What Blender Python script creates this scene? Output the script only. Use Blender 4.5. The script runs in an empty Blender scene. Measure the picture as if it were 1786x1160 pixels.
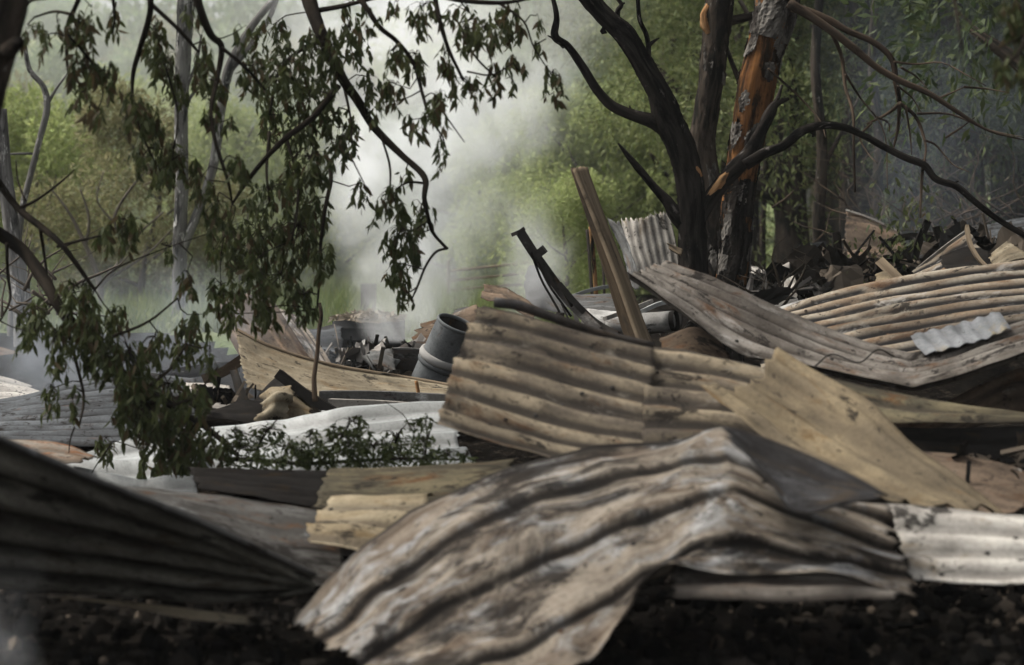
import bpy, math, random
import numpy as np
from mathutils import Vector, noise as mnoise

R = math.radians
rng = np.random.default_rng(7)
random.seed(7)
scene = bpy.context.scene
COL = scene.collection

# ---------------------------------------------------------------- camera
W0, H0, F = 1786.0, 1160.0, 4201.0
CAM_Z, HORIZON = 1.1, 430.0
PITCH = math.atan((H0 / 2 - HORIZON) / F)
cam_d = bpy.data.cameras.new('camera')
cam = bpy.data.objects.new('camera', cam_d)
COL.objects.link(cam)
cam.location = (0, 0, CAM_Z)
cam.rotation_euler = (R(90) - PITCH, 0, 0)
cam_d.sensor_width = 36.0
cam_d.lens = 36.0 * F / W0
cam_d.clip_start = 0.1
cam_d.clip_end = 600
cam_d.dof.use_dof = True
cam_d.dof.focus_distance = 12.6
cam_d.dof.aperture_fstop = 3.3
cam_d.dof.aperture_blades = 9
scene.camera = cam

# ---------------------------------------------------------------- world and sun: bright overcast
SUN_EL, SUN_AZ = 56.0, 285.0
world = bpy.data.worlds.new('World')
scene.world = world
world.use_nodes = True
wn, wl = world.node_tree.nodes, world.node_tree.links
wn.clear()
w_out = wn.new('ShaderNodeOutputWorld')
w_bg = wn.new('ShaderNodeBackground')
w_sky = wn.new('ShaderNodeTexSky')
w_sky.sky_type = 'NISHITA'
w_sky.sun_disc = False
w_sky.sun_elevation = R(SUN_EL)
w_sky.sun_rotation = R(SUN_AZ)
w_sky.dust_density = 6.0
w_sky.air_density = 1.0
w_hs = wn.new('ShaderNodeHueSaturation')
w_hs.inputs['Saturation'].default_value = 0.12
wl.new(w_sky.outputs[0], w_hs.inputs['Color'])
wl.new(w_hs.outputs[0], w_bg.inputs['Color'])
w_bg.inputs['Strength'].default_value = 0.09
wl.new(w_bg.outputs[0], w_out.inputs['Surface'])

sun_d = bpy.data.lights.new('sun', 'SUN')
sun_d.energy = 1.5
sun_d.angle = R(14)
sun_d.color = (1.0, 0.93, 0.82)
sun = bpy.data.objects.new('sun', sun_d)
COL.objects.link(sun)
sd = Vector((math.sin(R(SUN_AZ)) * math.cos(R(SUN_EL)), math.cos(R(SUN_AZ)) * math.cos(R(SUN_EL)), math.sin(R(SUN_EL))))
sun.rotation_euler = sd.to_track_quat('Z', 'Y').to_euler()

vs = scene.view_settings
vs.view_transform = 'Standard'
vs.look = 'None'
vs.gamma = 1.0
vs.exposure = 1.5
vs.use_curve_mapping = False
cy = scene.cycles
cy.max_bounces = 10
cy.diffuse_bounces = 3
cy.glossy_bounces = 2
cy.transmission_bounces = 2
cy.transparent_max_bounces = 8
cy.volume_bounces = 8
cy.volume_step_rate = 2.0
cy.volume_max_steps = 128
cy.use_denoising = True
cy.sample_clamp_indirect = 4.0

# air: even haze density, and the columns and drifts of smoke (place, extent in metres, density and drift)
HAZE = 0.0005
SMOKES = [
    ('smoke', 'dense white smoke column rising from the ash heap', (708, 600), 14.6, (1.6, 2.0, .9, 3.4), dict(dens=4.4, col=(.965, .98, .985), axis=(.10, -.01), w0=.27, wk=.46, d0=.26, dk=.12, ztop=2.5, scale=2.4, lo=.43, hi=.60)),
    ('smoke', 'wide thin smoke drifting up past the trees behind the column', (720, 560), 18.0, (1.9, 2.8, 1.4, 4.2), dict(dens=.3, col=(.985, .99, .985), axis=(.10, .07), w0=.55, wk=.30, d0=.9, dk=.1, ztop=5.5, scale=1.2, lo=.38, hi=.64, seed=7.0)),
    ('smoke', 'broad bank of drifting smoke lying before the far tree line', (330, 520), 46, (7, 10, 5, 9), dict(dens=.045, col=(.97, .99, .97), axis=(0, 0), w0=7.5, wk=.15, d0=3.5, dk=.1, ztop=14, scale=.22, lo=.25, hi=.7, seed=41.0)),
    ('smoke', 'pale smoke thinning out among the yellow green shrubs', (300, 540), 29, (6.5, 5.5, 4, 6.5), dict(dens=.052, col=(.97, .99, .97), axis=(0, 0), w0=6, wk=.05, d0=3.2, dk=.05, ztop=9, scale=.45, lo=.3, hi=.68, seed=61.0)),
    ('smoke', 'thin blue smoke hanging in front of the dark wood', (1660, 470), 17.6, (1.6, 1.6, .8, 2.4), dict(dens=.15, col=(.72, .82, .95), axis=(-.02, 0), w0=.8, wk=.3, d0=.7, dk=.05, ztop=2.6, scale=1.3, lo=.35, hi=.68, seed=3.0)),
    ('smoke', 'low blue smoke lying over the smoke stained corrugated sheet', (180, 745), 12.6, (1.5, 1.6, 1.1, 1.0), dict(dens=.5, col=(.80, .87, .96), axis=(0, 0), w0=1.2, wk=.3, d0=.9, dk=.1, ztop=1.0, scale=2.6, lo=.44, hi=.66, seed=12.0)),
    ('smoke', 'grey smoke puff curling beside the bent truss', (930, 560), 13.9, (.6, .6, .4, .9), dict(dens=2.2, col=(.85, .86, .87), axis=(-.1, 0), w0=.22, wk=.2, d0=.3, dk=.1, ztop=.9, scale=3.0, lo=.4, hi=.66, seed=21.0)),
    ('smoke', 'thin grey smoke wisp over the ground by the sooty dark sheet', (-20, 1190), 5.75, (.35, .45, .25, .5), dict(dens=1.1, col=(.8, .82, .85), axis=(0, 0), w0=.13, wk=.12, d0=.16, dk=.05, ztop=.34, scale=7.0, lo=.40, hi=.66, seed=31.0)),
]

# ---------------------------------------------------------------- helpers: points
CP, SP = math.cos(PITCH), math.sin(PITCH)

def P(x, y, d):
    """The world point that lies d metres ahead (along Y) on the sight line of photograph position x, y."""
    a = (x - W0 / 2) / F
    b = -(y - H0 / 2) / F
    vy = CP + b * SP
    vz = -SP + b * CP
    k = d / vy
    return np.array((a * k, d, CAM_Z + vz * k))

def mpx(d):
    return d / F

def sm(a, b, t):
    t = np.clip((t - a) / (b - a), 0, 1)
    return t * t * (3 - 2 * t)

def gh(x, y):
    """terrain height"""
    x = np.asarray(x, float); y = np.asarray(y, float)
    h = 0.42 * sm(9.3, 14.0, y) + 0.0045 * np.clip(y - 11, 0, 40) + 0.05 * np.clip(y - 55, 0, 60)
    h = h + 0.035 * np.sin(x * 1.7 + y * .9) * np.sin(y * 1.3 - x * .6) * sm(5, 8, y)
    return h

def catmull(pts, t):
    pts = np.asarray(pts, float)
    m = len(pts)
    if m == 2:
        return pts[0] * (1 - t)[:, None] + pts[1] * t[:, None]
    seg = np.linalg.norm(np.diff(pts[:, :3], axis=0), axis=1)
    k = np.concatenate([[0], np.cumsum(np.sqrt(seg) ** 1.0 + 1e-6)])
    k /= k[-1]
    # tangents (finite differences on non-uniform knots)
    tan = np.zeros_like(pts)
    for i in range(m):
        if i == 0: tan[i] = (pts[1] - pts[0]) / (k[1] - k[0])
        elif i == m - 1: tan[i] = (pts[-1] - pts[-2]) / (k[-1] - k[-2])
        else:
            d0 = (pts[i] - pts[i-1]) / (k[i] - k[i-1]); d1 = (pts[i+1] - pts[i]) / (k[i+1] - k[i])
            tan[i] = (d0 * (k[i+1] - k[i]) + d1 * (k[i] - k[i-1])) / (k[i+1] - k[i-1])
    idx = np.clip(np.searchsorted(k, t, side='right') - 1, 0, m - 2)
    h = (k[idx + 1] - k[idx])
    s = (t - k[idx]) / h
    s = s[:, None]; h = h[:, None]
    return ((2*s**3 - 3*s**2 + 1) * pts[idx] + (s**3 - 2*s**2 + s) * h * tan[idx]
            + (-2*s**3 + 3*s**2) * pts[idx+1] + (s**3 - s**2) * h * tan[idx+1])

def wob(seed, scale):
    """cheap smooth 2-D noise from a few sine waves"""
    r = np.random.default_rng(seed)
    f = r.normal(0, scale, (7, 2)); ph = r.uniform(0, 6.28, 7)
    def fn(u, v):
        o = 0
        for i in range(7):
            o = o + np.sin(f[i, 0] * u + f[i, 1] * v + ph[i]) * (0.9 ** i)
        return o / 4.0
    return fn

# ---------------------------------------------------------------- helpers: objects
def mesh_from(name, verts, faces, mat=None, smooth=True, uvs=None, attr=None):
    me = bpy.data.meshes.new(name)
    verts = np.asarray(verts, np.float32).reshape(-1, 3)
    faces = np.asarray(faces) if not isinstance(faces, np.ndarray) and len({len(f) for f in faces}) == 1 else faces
    if isinstance(faces, np.ndarray):
        nf, k = faces.shape
        me.vertices.add(len(verts)); me.vertices.foreach_set('co', verts.ravel())
        me.loops.add(nf * k); me.loops.foreach_set('vertex_index', faces.astype(np.int32).ravel())
        me.polygons.add(nf)
        me.polygons.foreach_set('loop_start', np.arange(0, nf * k, k, dtype=np.int32))
        me.polygons.foreach_set('loop_total', np.full(nf, k, np.int32))
        me.update(calc_edges=True)
    else:
        me.from_pydata([tuple(v) for v in verts], [], [tuple(f) for f in faces])
    me.polygons.foreach_set('use_smooth', np.full(len(me.polygons), smooth))
    if uvs is not None:
        uvl = me.uv_layers.new(name='UVMap')
        li = np.zeros(len(me.loops), np.int32); me.loops.foreach_get('vertex_index', li)
        uvl.data.foreach_set('uv', np.asarray(uvs, np.float32)[li].ravel())
    if attr is not None:
        for nm_, row_ in zip(('rib', 'crease'), attr):
            a = me.attributes.new(nm_, 'FLOAT', 'POINT')
            a.data.foreach_set('value', np.asarray(row_, np.float32))
    if mat: me.materials.append(mat)
    me.update()
    return me

def tag(o, label=None, cat=None, group=None, kind=None):
    if label: o['label'] = label
    if cat: o['category'] = cat
    if group: o['group'] = group
    if kind: o['kind'] = kind
    return o

def thing(name, base, label, cat, group=None):
    o = bpy.data.objects.new(name, None)
    o.empty_display_size = 0.1
    COL.objects.link(o)
    o.location = tuple(float(c) for c in base)
    return tag(o, label, cat, group)

def obj(name, verts, faces, mat, parent=None, smooth=True, uvs=None, attr=None, base=None):
    verts = np.asarray(verts, float).reshape(-1, 3)
    if parent is not None:
        q, loc = parent, np.zeros(3)
        while q is not None:
            loc += np.array(q.location); q = q.parent
    else:
        loc = np.array(base) if base is not None else np.array((verts[:, 0].mean(), verts[:, 1].mean(), verts[:, 2].min()))
    me = mesh_from(name, verts - loc, faces, mat, smooth, uvs, attr)
    o = bpy.data.objects.new(name, me)
    COL.objects.link(o)
    if parent is not None: o.parent = parent
    else: o.location = tuple(loc)
    return o

def link(name, me, parent=None, loc=(0, 0, 0), rot=(0, 0, 0), sc=(1, 1, 1)):
    o = bpy.data.objects.new(name, me)
    COL.objects.link(o)
    o.location, o.rotation_euler, o.scale = loc, rot, sc
    if parent is not None: o.parent = parent
    return o

# ---------------------------------------------------------------- helpers: materials
class NT:
    def __init__(s, name):
        s.m = bpy.data.materials.new(name); s.m.use_nodes = True
        s.t = s.m.node_tree; s.n = s.t.nodes; s.l = s.t.links
        s.n.clear()
        s.out = s.n.new('ShaderNodeOutputMaterial')
    def put(s, sock, v):
        if v is None: return
        if isinstance(v, bpy.types.NodeSocket): s.l.new(v, sock)
        elif isinstance(v, (tuple, list)) and len(v) == 3 and sock.type == 'RGBA': sock.default_value = (*v, 1)
        else: sock.default_value = v
    def math(s, op, a, b=None, c=None, clamp=False):
        n = s.n.new('ShaderNodeMath'); n.operation = op; n.use_clamp = clamp
        for i, v in enumerate((a, b, c)): s.put(n.inputs[i], v)
        return n.outputs[0]
    def vmath(s, op, a, b=None):
        n = s.n.new('ShaderNodeVectorMath'); n.operation = op
        s.put(n.inputs[0], a); s.put(n.inputs[1], b)
        return n.outputs[0]
    def mix(s, f, a, b):
        n = s.n.new('ShaderNodeMix'); n.data_type = 'RGBA'
        s.put(n.inputs[0], f); s.put(n.inputs[6], a); s.put(n.inputs[7], b)
        return n.outputs[2]
    def noise(s, vec, scale, detail=5, rough=0.6, dist=0.0):
        n = s.n.new('ShaderNodeTexNoise')
        s.put(n.inputs['Vector'], vec); n.inputs['Scale'].default_value = scale
        n.inputs['Detail'].default_value = detail; n.inputs['Roughness'].default_value = rough
        n.inputs['Distortion'].default_value = dist
        return n.outputs[0]
    def step(s, v, lo, hi, a=0.0, b=1.0):
        n = s.n.new('ShaderNodeMapRange'); n.interpolation_type = 'SMOOTHSTEP'
        s.put(n.inputs[0], v)
        n.inputs[1].default_value = lo; n.inputs[2].default_value = hi
        n.inputs[3].default_value = a; n.inputs[4].default_value = b
        return n.outputs[0]
    def thr(s, v, amt, soft=0.05):
        t = 0.5 + (0.5 - amt) * 0.36
        return s.step(v, t - soft, t + soft)
    def rand(s):
        return s.n.new('ShaderNodeObjectInfo').outputs['Random']
    def uv(s):
        return s.n.new('ShaderNodeTexCoord').outputs['UV']
    def objc(s):
        return s.n.new('ShaderNodeTexCoord').outputs['Object']
    def attr(s, name):
        n = s.n.new('ShaderNodeAttribute'); n.attribute_name = name
        return n.outputs['Fac']
    def comb(s, a, b, c):
        n = s.n.new('ShaderNodeCombineXYZ')
        for i, v in enumerate((a, b, c)): s.put(n.inputs[i], v)
        return n.outputs[0]
    def bump(s, h, strength=0.3, dist=0.004):
        n = s.n.new('ShaderNodeBump'); n.inputs['Strength'].default_value = strength
        n.inputs['Distance'].default_value = dist
        s.put(n.inputs['Height'], h)
        return n.outputs[0]
    def pbr(s, col, rough=0.6, metal=0.0, normal=None, spec=0.5):
        n = s.n.new('ShaderNodeBsdfPrincipled')
        s.put(n.inputs['Base Color'], col); s.put(n.inputs['Roughness'], rough); s.put(n.inputs['Metallic'], metal)
        n.inputs['Specular IOR Level'].default_value = spec
        if normal is not None: s.put(n.inputs['Normal'], normal)
        s.l.new(n.outputs[0], s.out.inputs['Surface'])
        return s.m

def metal(name, a, b, rust=(0.16, 0.075, 0.03), rust_amt=0.25, soot_amt=0.25, white_amt=0.0, valley=0.5,
          valley_col=(0.06, 0.05, 0.042), rough=0.78, met=0.25, streak=(2.6, 8.0), white=(0.62, 0.62, 0.6), soot=(0.018, 0.016, 0.0145), spots=0.5, fs=1.0, flank=0.0, K=0.62, spec=0.0, vlo=.28, blot=.22):
    t = NT(name)
    a, b, white, rust, valley_col = (tuple(c * K for c in q) for q in (a, b, white, rust, valley_col))
    r = t.rand()
    off = t.comb(t.math('MULTIPLY', r, 37.0), t.math('MULTIPLY', r, 71.0), t.math('MULTIPLY', r, 13.0))
    uv = t.vmath('ADD', t.uv(), off)
    stv = t.vmath('MULTIPLY', uv, (streak[0], streak[1], 1.0))
    n1 = t.noise(stv, 1.0, 6, 0.65)
    n1b = t.noise(uv, 6.0, 6, 0.7)
    f1 = t.step(t.math('ADD', t.math('MULTIPLY', n1, 0.65), t.math('MULTIPLY', n1b, 0.35)), 0.40, 0.60)
    col = t.mix(f1, a, b)
    n2 = t.noise(t.vmath('MULTIPLY', uv, (4.0 * fs, 11.0 * fs, 1.0)), 1.0, 8, 0.7, 0.6)
    col = t.mix(t.math('MULTIPLY', t.thr(n2, rust_amt, 0.08), 0.8), col, rust)
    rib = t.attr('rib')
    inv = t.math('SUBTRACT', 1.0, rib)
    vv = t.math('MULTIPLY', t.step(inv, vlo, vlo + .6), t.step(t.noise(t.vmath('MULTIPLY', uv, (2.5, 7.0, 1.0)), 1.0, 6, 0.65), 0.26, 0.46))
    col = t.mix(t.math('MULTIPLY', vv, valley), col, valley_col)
    if white_amt > 0:
        n4 = t.noise(t.vmath('MULTIPLY', uv, (3.0 * fs, 7.0 * fs, 1.0)), 1.3, 8, 0.72, 0.4)
        col = t.mix(t.math('MULTIPLY', t.thr(n4, white_amt, 0.07), 0.85), col, white)
    if flank > 0:
        fl = t.math('MULTIPLY', t.step(t.attr('crease'), .1, .7), t.step(t.noise(t.vmath('MULTIPLY', uv, (4.0, 9.0, 1.0)), 1.0, 6, .7), .30, .46))
        col = t.mix(t.math('MULTIPLY', fl, flank), col, soot)
    n3 = t.noise(t.vmath('MULTIPLY', uv, (2.2 * fs, 5.0 * fs, 1.0)), 1.1, 8, 0.74, 0.8)
    n3b = t.noise(t.vmath('MULTIPLY', uv, (1.1 * fs, 2.0 * fs, 1.0)), 1.0, 4, 0.6, 1.0)
    n3 = t.math('ADD', t.math('MULTIPLY', n3, .6), t.math('MULTIPLY', n3b, .4))
    col = t.mix(t.math('MULTIPLY', t.thr(n3, soot_amt, 0.05), 0.92), col, soot)
    col = t.mix(t.step(n3b, .56, .36, 0.0, .45), col, soot)
    if spots > 0:
        vo = t.n.new('ShaderNodeTexVoronoi'); vo.inputs['Scale'].default_value = 16.0
        t.put(vo.inputs['Vector'], t.vmath('ADD', uv, t.vmath('MULTIPLY', t.n.new('ShaderNodeTexCoord').outputs['UV'], (0, 0, 0))))
        sp = t.math('MULTIPLY', t.step(vo.outputs['Distance'], 0.22, 0.10), t.step(t.noise(uv, 7.0, 3), 0.5, 0.6))
        col = t.mix(t.math('MULTIPLY', sp, spots), col, soot)
    if blot > 0:
        bl = t.noise(t.vmath('MULTIPLY', uv, (5.0, 8.5, 1.0)), 1.0, 10, 0.72, 0.5)
        col = t.mix(t.math('MULTIPLY', t.thr(bl, blot, 0.018), .88), col, soot)
        bl2 = t.noise(t.vmath('MULTIPLY', uv, (17.0, 24.0, 1.0)), 1.0, 6, 0.7, 0.3)
        col = t.mix(t.math('MULTIPLY', t.thr(bl2, blot * .8, 0.02), .75), col, soot)
    fine = t.noise(uv, 70.0, 6, 0.7)
    col = t.mix(t.step(fine, 0.42, 0.75, 0.0, 0.35), col, soot)
    h = t.math('ADD', t.math('MULTIPLY', fine, 0.4), t.math('MULTIPLY', n3, 1.2))
    ro = t.step(n1b, 0.3, 0.7, rough - 0.12, rough + 0.14)
    return t.pbr(col, ro, met * .3, t.bump(h, 0.5, 0.008), spec)

def wood(name, a, b, char=(0.012, 0.011, 0.010), char_amt=0.4, streak=(2.0, 18.0), rough=0.85, pale=None, pale_amt=0.0):
    t = NT(name)
    r = t.rand()
    uv = t.vmath('ADD', t.uv(), t.comb(t.math('MULTIPLY', r, 31.0), t.math('MULTIPLY', r, 17.0), 0.0))
    n1 = t.noise(t.vmath('MULTIPLY', uv, (streak[0], streak[1], 1)), 1.0, 7, 0.65)
    col = t.mix(t.step(n1, 0.34, 0.66), a, b)
    n2 = t.noise(t.vmath('MULTIPLY', uv, (2.2, 9.0, 1)), 1.4, 8, 0.7, 0.5)
    col = t.mix(t.thr(n2, char_amt, 0.07), col, char)
    if pale:
        n3 = t.noise(t.vmath('MULTIPLY', uv, (5.0, 14.0, 1)), 1.4, 8, 0.7, 0.4)
        col = t.mix(t.thr(n3, pale_amt, 0.04), col, pale)
    h = t.math('ADD', t.math('MULTIPLY', n1, 0.7), t.math('MULTIPLY', t.noise(t.vmath('MULTIPLY', uv, (14.0, 60.0, 1)), 1.0, 5, 0.7), 0.5))
    return t.pbr(col, rough, 0.0, t.bump(h, 0.7, 0.012), 0.0)

def leafmat(name, a, b, trans=0.35, dead=None, dead_amt=0.0):
    t = NT(name)
    geo = t.n.new('ShaderNodeNewGeometry')
    ri = geo.outputs['Random Per Island']
    col = t.mix(t.math('FRACT', t.math('ADD', ri, t.math('MULTIPLY', t.rand(), 0.35))), a, b)
    if dead:
        col = t.mix(t.step(t.math('FRACT', t.math('MULTIPLY', ri, 13.7)), 1 - dead_amt, 1 - dead_amt + 0.02), col, dead)
    d = t.n.new('ShaderNodeBsdfPrincipled'); t.put(d.inputs['Base Color'], col); d.inputs['Roughness'].default_value = 0.6
    d.inputs['Specular IOR Level'].default_value = 0.12
    tr = t.n.new('ShaderNodeBsdfTranslucent'); t.put(tr.inputs['Color'], col)
    mx = t.n.new('ShaderNodeMixShader'); mx.inputs[0].default_value = trans
    t.l.new(d.outputs[0], mx.inputs[1]); t.l.new(tr.outputs[0], mx.inputs[2])
    t.l.new(mx.outputs[0], t.out.inputs['Surface'])
    return t.m

M = {}
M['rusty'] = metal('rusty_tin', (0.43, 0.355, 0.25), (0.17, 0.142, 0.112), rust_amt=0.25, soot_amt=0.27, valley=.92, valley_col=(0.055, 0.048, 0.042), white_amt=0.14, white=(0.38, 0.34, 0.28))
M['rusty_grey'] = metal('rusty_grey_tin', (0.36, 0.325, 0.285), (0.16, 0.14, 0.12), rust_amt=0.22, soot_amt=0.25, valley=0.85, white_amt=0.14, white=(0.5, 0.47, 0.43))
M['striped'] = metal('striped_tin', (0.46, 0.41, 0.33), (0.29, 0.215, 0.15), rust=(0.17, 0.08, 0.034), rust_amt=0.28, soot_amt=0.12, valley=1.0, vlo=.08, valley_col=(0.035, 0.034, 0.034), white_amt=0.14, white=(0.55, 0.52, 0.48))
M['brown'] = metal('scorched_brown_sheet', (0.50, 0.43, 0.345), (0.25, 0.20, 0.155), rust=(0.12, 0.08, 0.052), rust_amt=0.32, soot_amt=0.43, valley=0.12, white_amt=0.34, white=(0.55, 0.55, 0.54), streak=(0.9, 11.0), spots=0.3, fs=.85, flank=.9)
M['tan'] = metal('tan_flashing', (0.40, 0.32, 0.205), (0.24, 0.195, 0.135), rust=(0.2, 0.12, 0.05), rust_amt=0.2, soot_amt=0.16, valley=0.12, white_amt=0.0, blot=.14, streak=(2.5, 5.0), spots=0.3, valley_col=(0.14, 0.10, 0.06), flank=.15)
M['olive'] = metal('olive_tin', (0.24, 0.205, 0.13), (0.10, 0.09, 0.065), rust_amt=0.2, soot_amt=0.28, valley=0.6)
M['pale'] = metal('pale_tin', (0.75, 0.71, 0.64), (0.50, 0.46, 0.41), rust=(0.3, 0.2, 0.09), rust_amt=0.16, soot_amt=0.1, valley=0.5, valley_col=(0.12, 0.11, 0.10))
M['white'] = metal('white_roofing', (0.50, 0.52, 0.51), (0.40, 0.42, 0.41), rust=(0.3, 0.27, 0.22), rust_amt=0.1, soot_amt=0.07, valley=0.25, valley_col=(0.3, 0.3, 0.29), met=0.0, rough=0.5, spots=0.2, flank=.45, spec=.2, blot=.08)
M['cream'] = metal('cream_sheet', (0.36, 0.31, 0.225), (0.26, 0.215, 0.15), rust=(0.25, 0.16, 0.08), rust_amt=0.18, soot_amt=0.13, valley=0.3, valley_col=(0.16, 0.13, 0.09), met=0.1)
M['yellow'] = metal('yellowed_tin', (0.54, 0.46, 0.32), (0.36, 0.29, 0.19), rust=(0.25, 0.16, 0.07), rust_amt=0.2, soot_amt=0.12, valley=0.7, valley_col=(0.12, 0.10, 0.08))
M['slate'] = metal('slate_sheet', (0.085, 0.085, 0.088), (0.035, 0.034, 0.035), rust=(0.10, 0.075, 0.05), rust_amt=0.3, soot_amt=0.3, valley=0.3, white_amt=0.2, white=(0.2, 0.2, 0.21), streak=(3, 5))
M['dark'] = metal('sooted_sheet', (0.36, 0.34, 0.285), (0.15, 0.14, 0.117), rust=(0.10, 0.065, 0.035), rust_amt=0.2, soot_amt=0.34, valley=0.7, valley_col=(0.018, 0.017, 0.015), spots=0.2)
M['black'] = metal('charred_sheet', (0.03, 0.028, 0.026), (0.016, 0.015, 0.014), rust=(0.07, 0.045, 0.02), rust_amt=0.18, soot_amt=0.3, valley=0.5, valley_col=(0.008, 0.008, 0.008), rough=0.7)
M['grey'] = metal('galvanised_grey', (0.21, 0.213, 0.21), (0.12, 0.12, 0.117), rust_amt=0.13, soot_amt=0.2, valley=0.4, white_amt=0.14, white=(0.45, 0.46, 0.46))
M['soot_grey'] = metal('sooted_grey_tin', (0.17, 0.165, 0.155), (0.085, 0.082, 0.076), rust_amt=0.16, soot_amt=0.36, valley=0.4, white_amt=0.12, white=(0.4, 0.41, 0.42))
M['pipe'] = metal('flue_grey', (0.19, 0.20, 0.205), (0.12, 0.127, 0.13), rust_amt=0.06, soot_amt=0.12, valley=0.0, white_amt=0.1, white=(0.34, 0.35, 0.35), streak=(3, 3), met=0.2, rough=0.65, blot=.08)
M['bluegrey'] = metal('smoky_tin', (0.15, 0.16, 0.17), (0.09, 0.095, 0.10), rust_amt=0.1, soot_amt=0.24, valley=0.8, valley_col=(0.03, 0.03, 0.03), white_amt=0.08, white=(0.32, 0.33, 0.34))
M['orange_tin'] = metal('orange_rust_tin', (0.33, 0.30, 0.26), (0.26, 0.2, 0.15), rust=(0.32, 0.12, 0.035), rust_amt=0.42, soot_amt=0.12, valley=0.4)
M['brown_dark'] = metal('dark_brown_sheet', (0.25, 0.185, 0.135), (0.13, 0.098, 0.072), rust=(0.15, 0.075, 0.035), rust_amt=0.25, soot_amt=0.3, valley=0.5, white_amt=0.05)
M['steel'] = metal('burnt_steel', (0.085, 0.08, 0.075), (0.05, 0.047, 0.044), rust_amt=0.2, soot_amt=0.25, valley=0.0, white_amt=0.1, white=(0.2, 0.19, 0.18))
M['translucent'] = metal('pale_plastic_sheet', (0.40, 0.41, 0.42), (0.27, 0.28, 0.285), rust=(0.4, 0.33, 0.2), rust_amt=0.18, soot_amt=0.06, valley=0.35, valley_col=(0.25, 0.25, 0.26), met=0.0, spots=0.1, blot=.08)
M['black_wood'] = wood('charcoal_bark', (0.006, 0.0055, 0.005), (0.03, 0.026, 0.023), char=(0.003,0.003,0.003), char_amt=0.42, pale=(0.11, 0.10, 0.092), pale_amt=0.1)
M['scorched_bark'] = wood('scorched_bark', (0.03, 0.025, 0.02), (0.06, 0.048, 0.038), char_amt=0.5, pale=(0.2, 0.185, 0.165), pale_amt=0.08)
M['orange_wood'] = wood('peeled_orange_wood', (0.165, 0.078, 0.030), (0.075, 0.036, 0.017), char=(0.018, 0.012, 0.008), char_amt=0.45, streak=(1.2, 22.0), rough=0.7)
M['bark'] = wood('grey_white_bark', (0.15, 0.14, 0.125), (0.075, 0.069, 0.061), char=(0.025, 0.022, 0.02), char_amt=0.45, streak=(7, 24))
M['raw_wood'] = wood('split_pale_wood', (0.33, 0.2, 0.1), (0.2, 0.1, 0.045), char_amt=0.3, streak=(4, 30))
M['twig'] = wood('brown_twig', (0.075, 0.055, 0.04), (0.045, 0.034, 0.026), char_amt=0.3)
M['twig_grey'] = wood('dead_grey_twig', (0.11, 0.095, 0.08), (0.07, 0.06, 0.05), char_amt=0.2)
M['dark_twig'] = wood('dark_branch', (0.030, 0.025, 0.02), (0.018, 0.015, 0.012), char_amt=0.3)
M['grey_trunk'] = wood('grey_trunk_bark', (0.17, 0.165, 0.155), (0.085, 0.08, 0.075), char=(0.03, 0.03, 0.03), char_amt=0.35, pale=(0.38, 0.37, 0.35), pale_amt=0.24)
M['beam'] = wood('weathered_board', (0.075, 0.056, 0.038), (0.04, 0.03, 0.021), char=(0.03, 0.025, 0.02), char_amt=0.35, streak=(1.2, 30))
M['plank'] = wood('old_grey_plank', (0.15, 0.118, 0.082), (0.085, 0.066, 0.047), char_amt=0.2, streak=(1.5, 30))
M['leaf_dark'] = leafmat('singed_leaf', (0.030, 0.042, 0.015), (0.065, 0.074, 0.027), 0.34, (0.06, 0.045, 0.022), 0.05)
M['leaf_bush'] = leafmat('bush_leaf', (0.024, 0.036, 0.012), (0.055, 0.065, 0.022), 0.3)
M['leaf_far'] = leafmat('far_leaf', (0.105, 0.155, 0.075), (0.19, 0.235, 0.11), 0.45)
M['leaf_yellow'] = leafmat('yellow_green_leaf', (0.20, 0.255, 0.085), (0.31, 0.34, 0.14), 0.46)
M['leaf_olive'] = leafmat('olive_leaf', (0.15, 0.16, 0.075), (0.21, 0.19, 0.10), 0.45)
M['leaf_shade'] = leafmat('shaded_forest_leaf', (0.026, 0.044, 0.017), (0.065, 0.08, 0.03), 0.34)  # leaf colour darkened to stand for the shade under the canopy
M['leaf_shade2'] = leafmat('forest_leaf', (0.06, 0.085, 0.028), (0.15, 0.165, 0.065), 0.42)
M['leaf_litter'] = leafmat('dry_leaf_litter', (0.20, 0.165, 0.12), (0.10, 0.08, 0.055), 0.1)
M['ash'] = metal('pale_ash', (0.55, 0.54, 0.52), (0.38, 0.37, 0.35), rust_amt=0.05, soot_amt=0.2, valley=0, met=0, rough=0.95, streak=(6, 6))

def ground_mat():
    t = NT('charred_ground')
    p = t.objc()
    n = t.noise(p, 3.0, 8, 0.7)
    col = t.mix(t.step(n, 0.35, 0.65), (0.004, 0.0036, 0.0033), (0.011, 0.0095, 0.008))
    col = t.mix(t.math('MULTIPLY', t.thr(t.noise(p, 22.0, 6, 0.7), 0.28, 0.05), 0.8), col, (0.03, 0.025, 0.02))
    h = t.math('ADD', n, t.math('MULTIPLY', t.noise(p, 30.0, 6, 0.7), 0.5))
    return t.pbr(col, 0.95, 0.0, t.bump(h, 1.0, 0.05), 0.0)
def grass_mat():
    t = NT('field_grass')
    p = t.objc()
    col = t.mix(t.step(t.noise(p, 0.5, 8, 0.7), 0.35, 0.65), (0.075, 0.105, 0.035), (0.13, 0.145, 0.06))
    return t.pbr(col, 0.95, 0.0, t.bump(t.noise(p, 9.0, 6, 0.7), 1.0, 0.08), 0.1)
M['ground'] = ground_mat()
M['grass'] = grass_mat()
M['blade'] = leafmat('grass_blade', (0.085, 0.12, 0.04), (0.15, 0.17, 0.065), 0.4)

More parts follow.
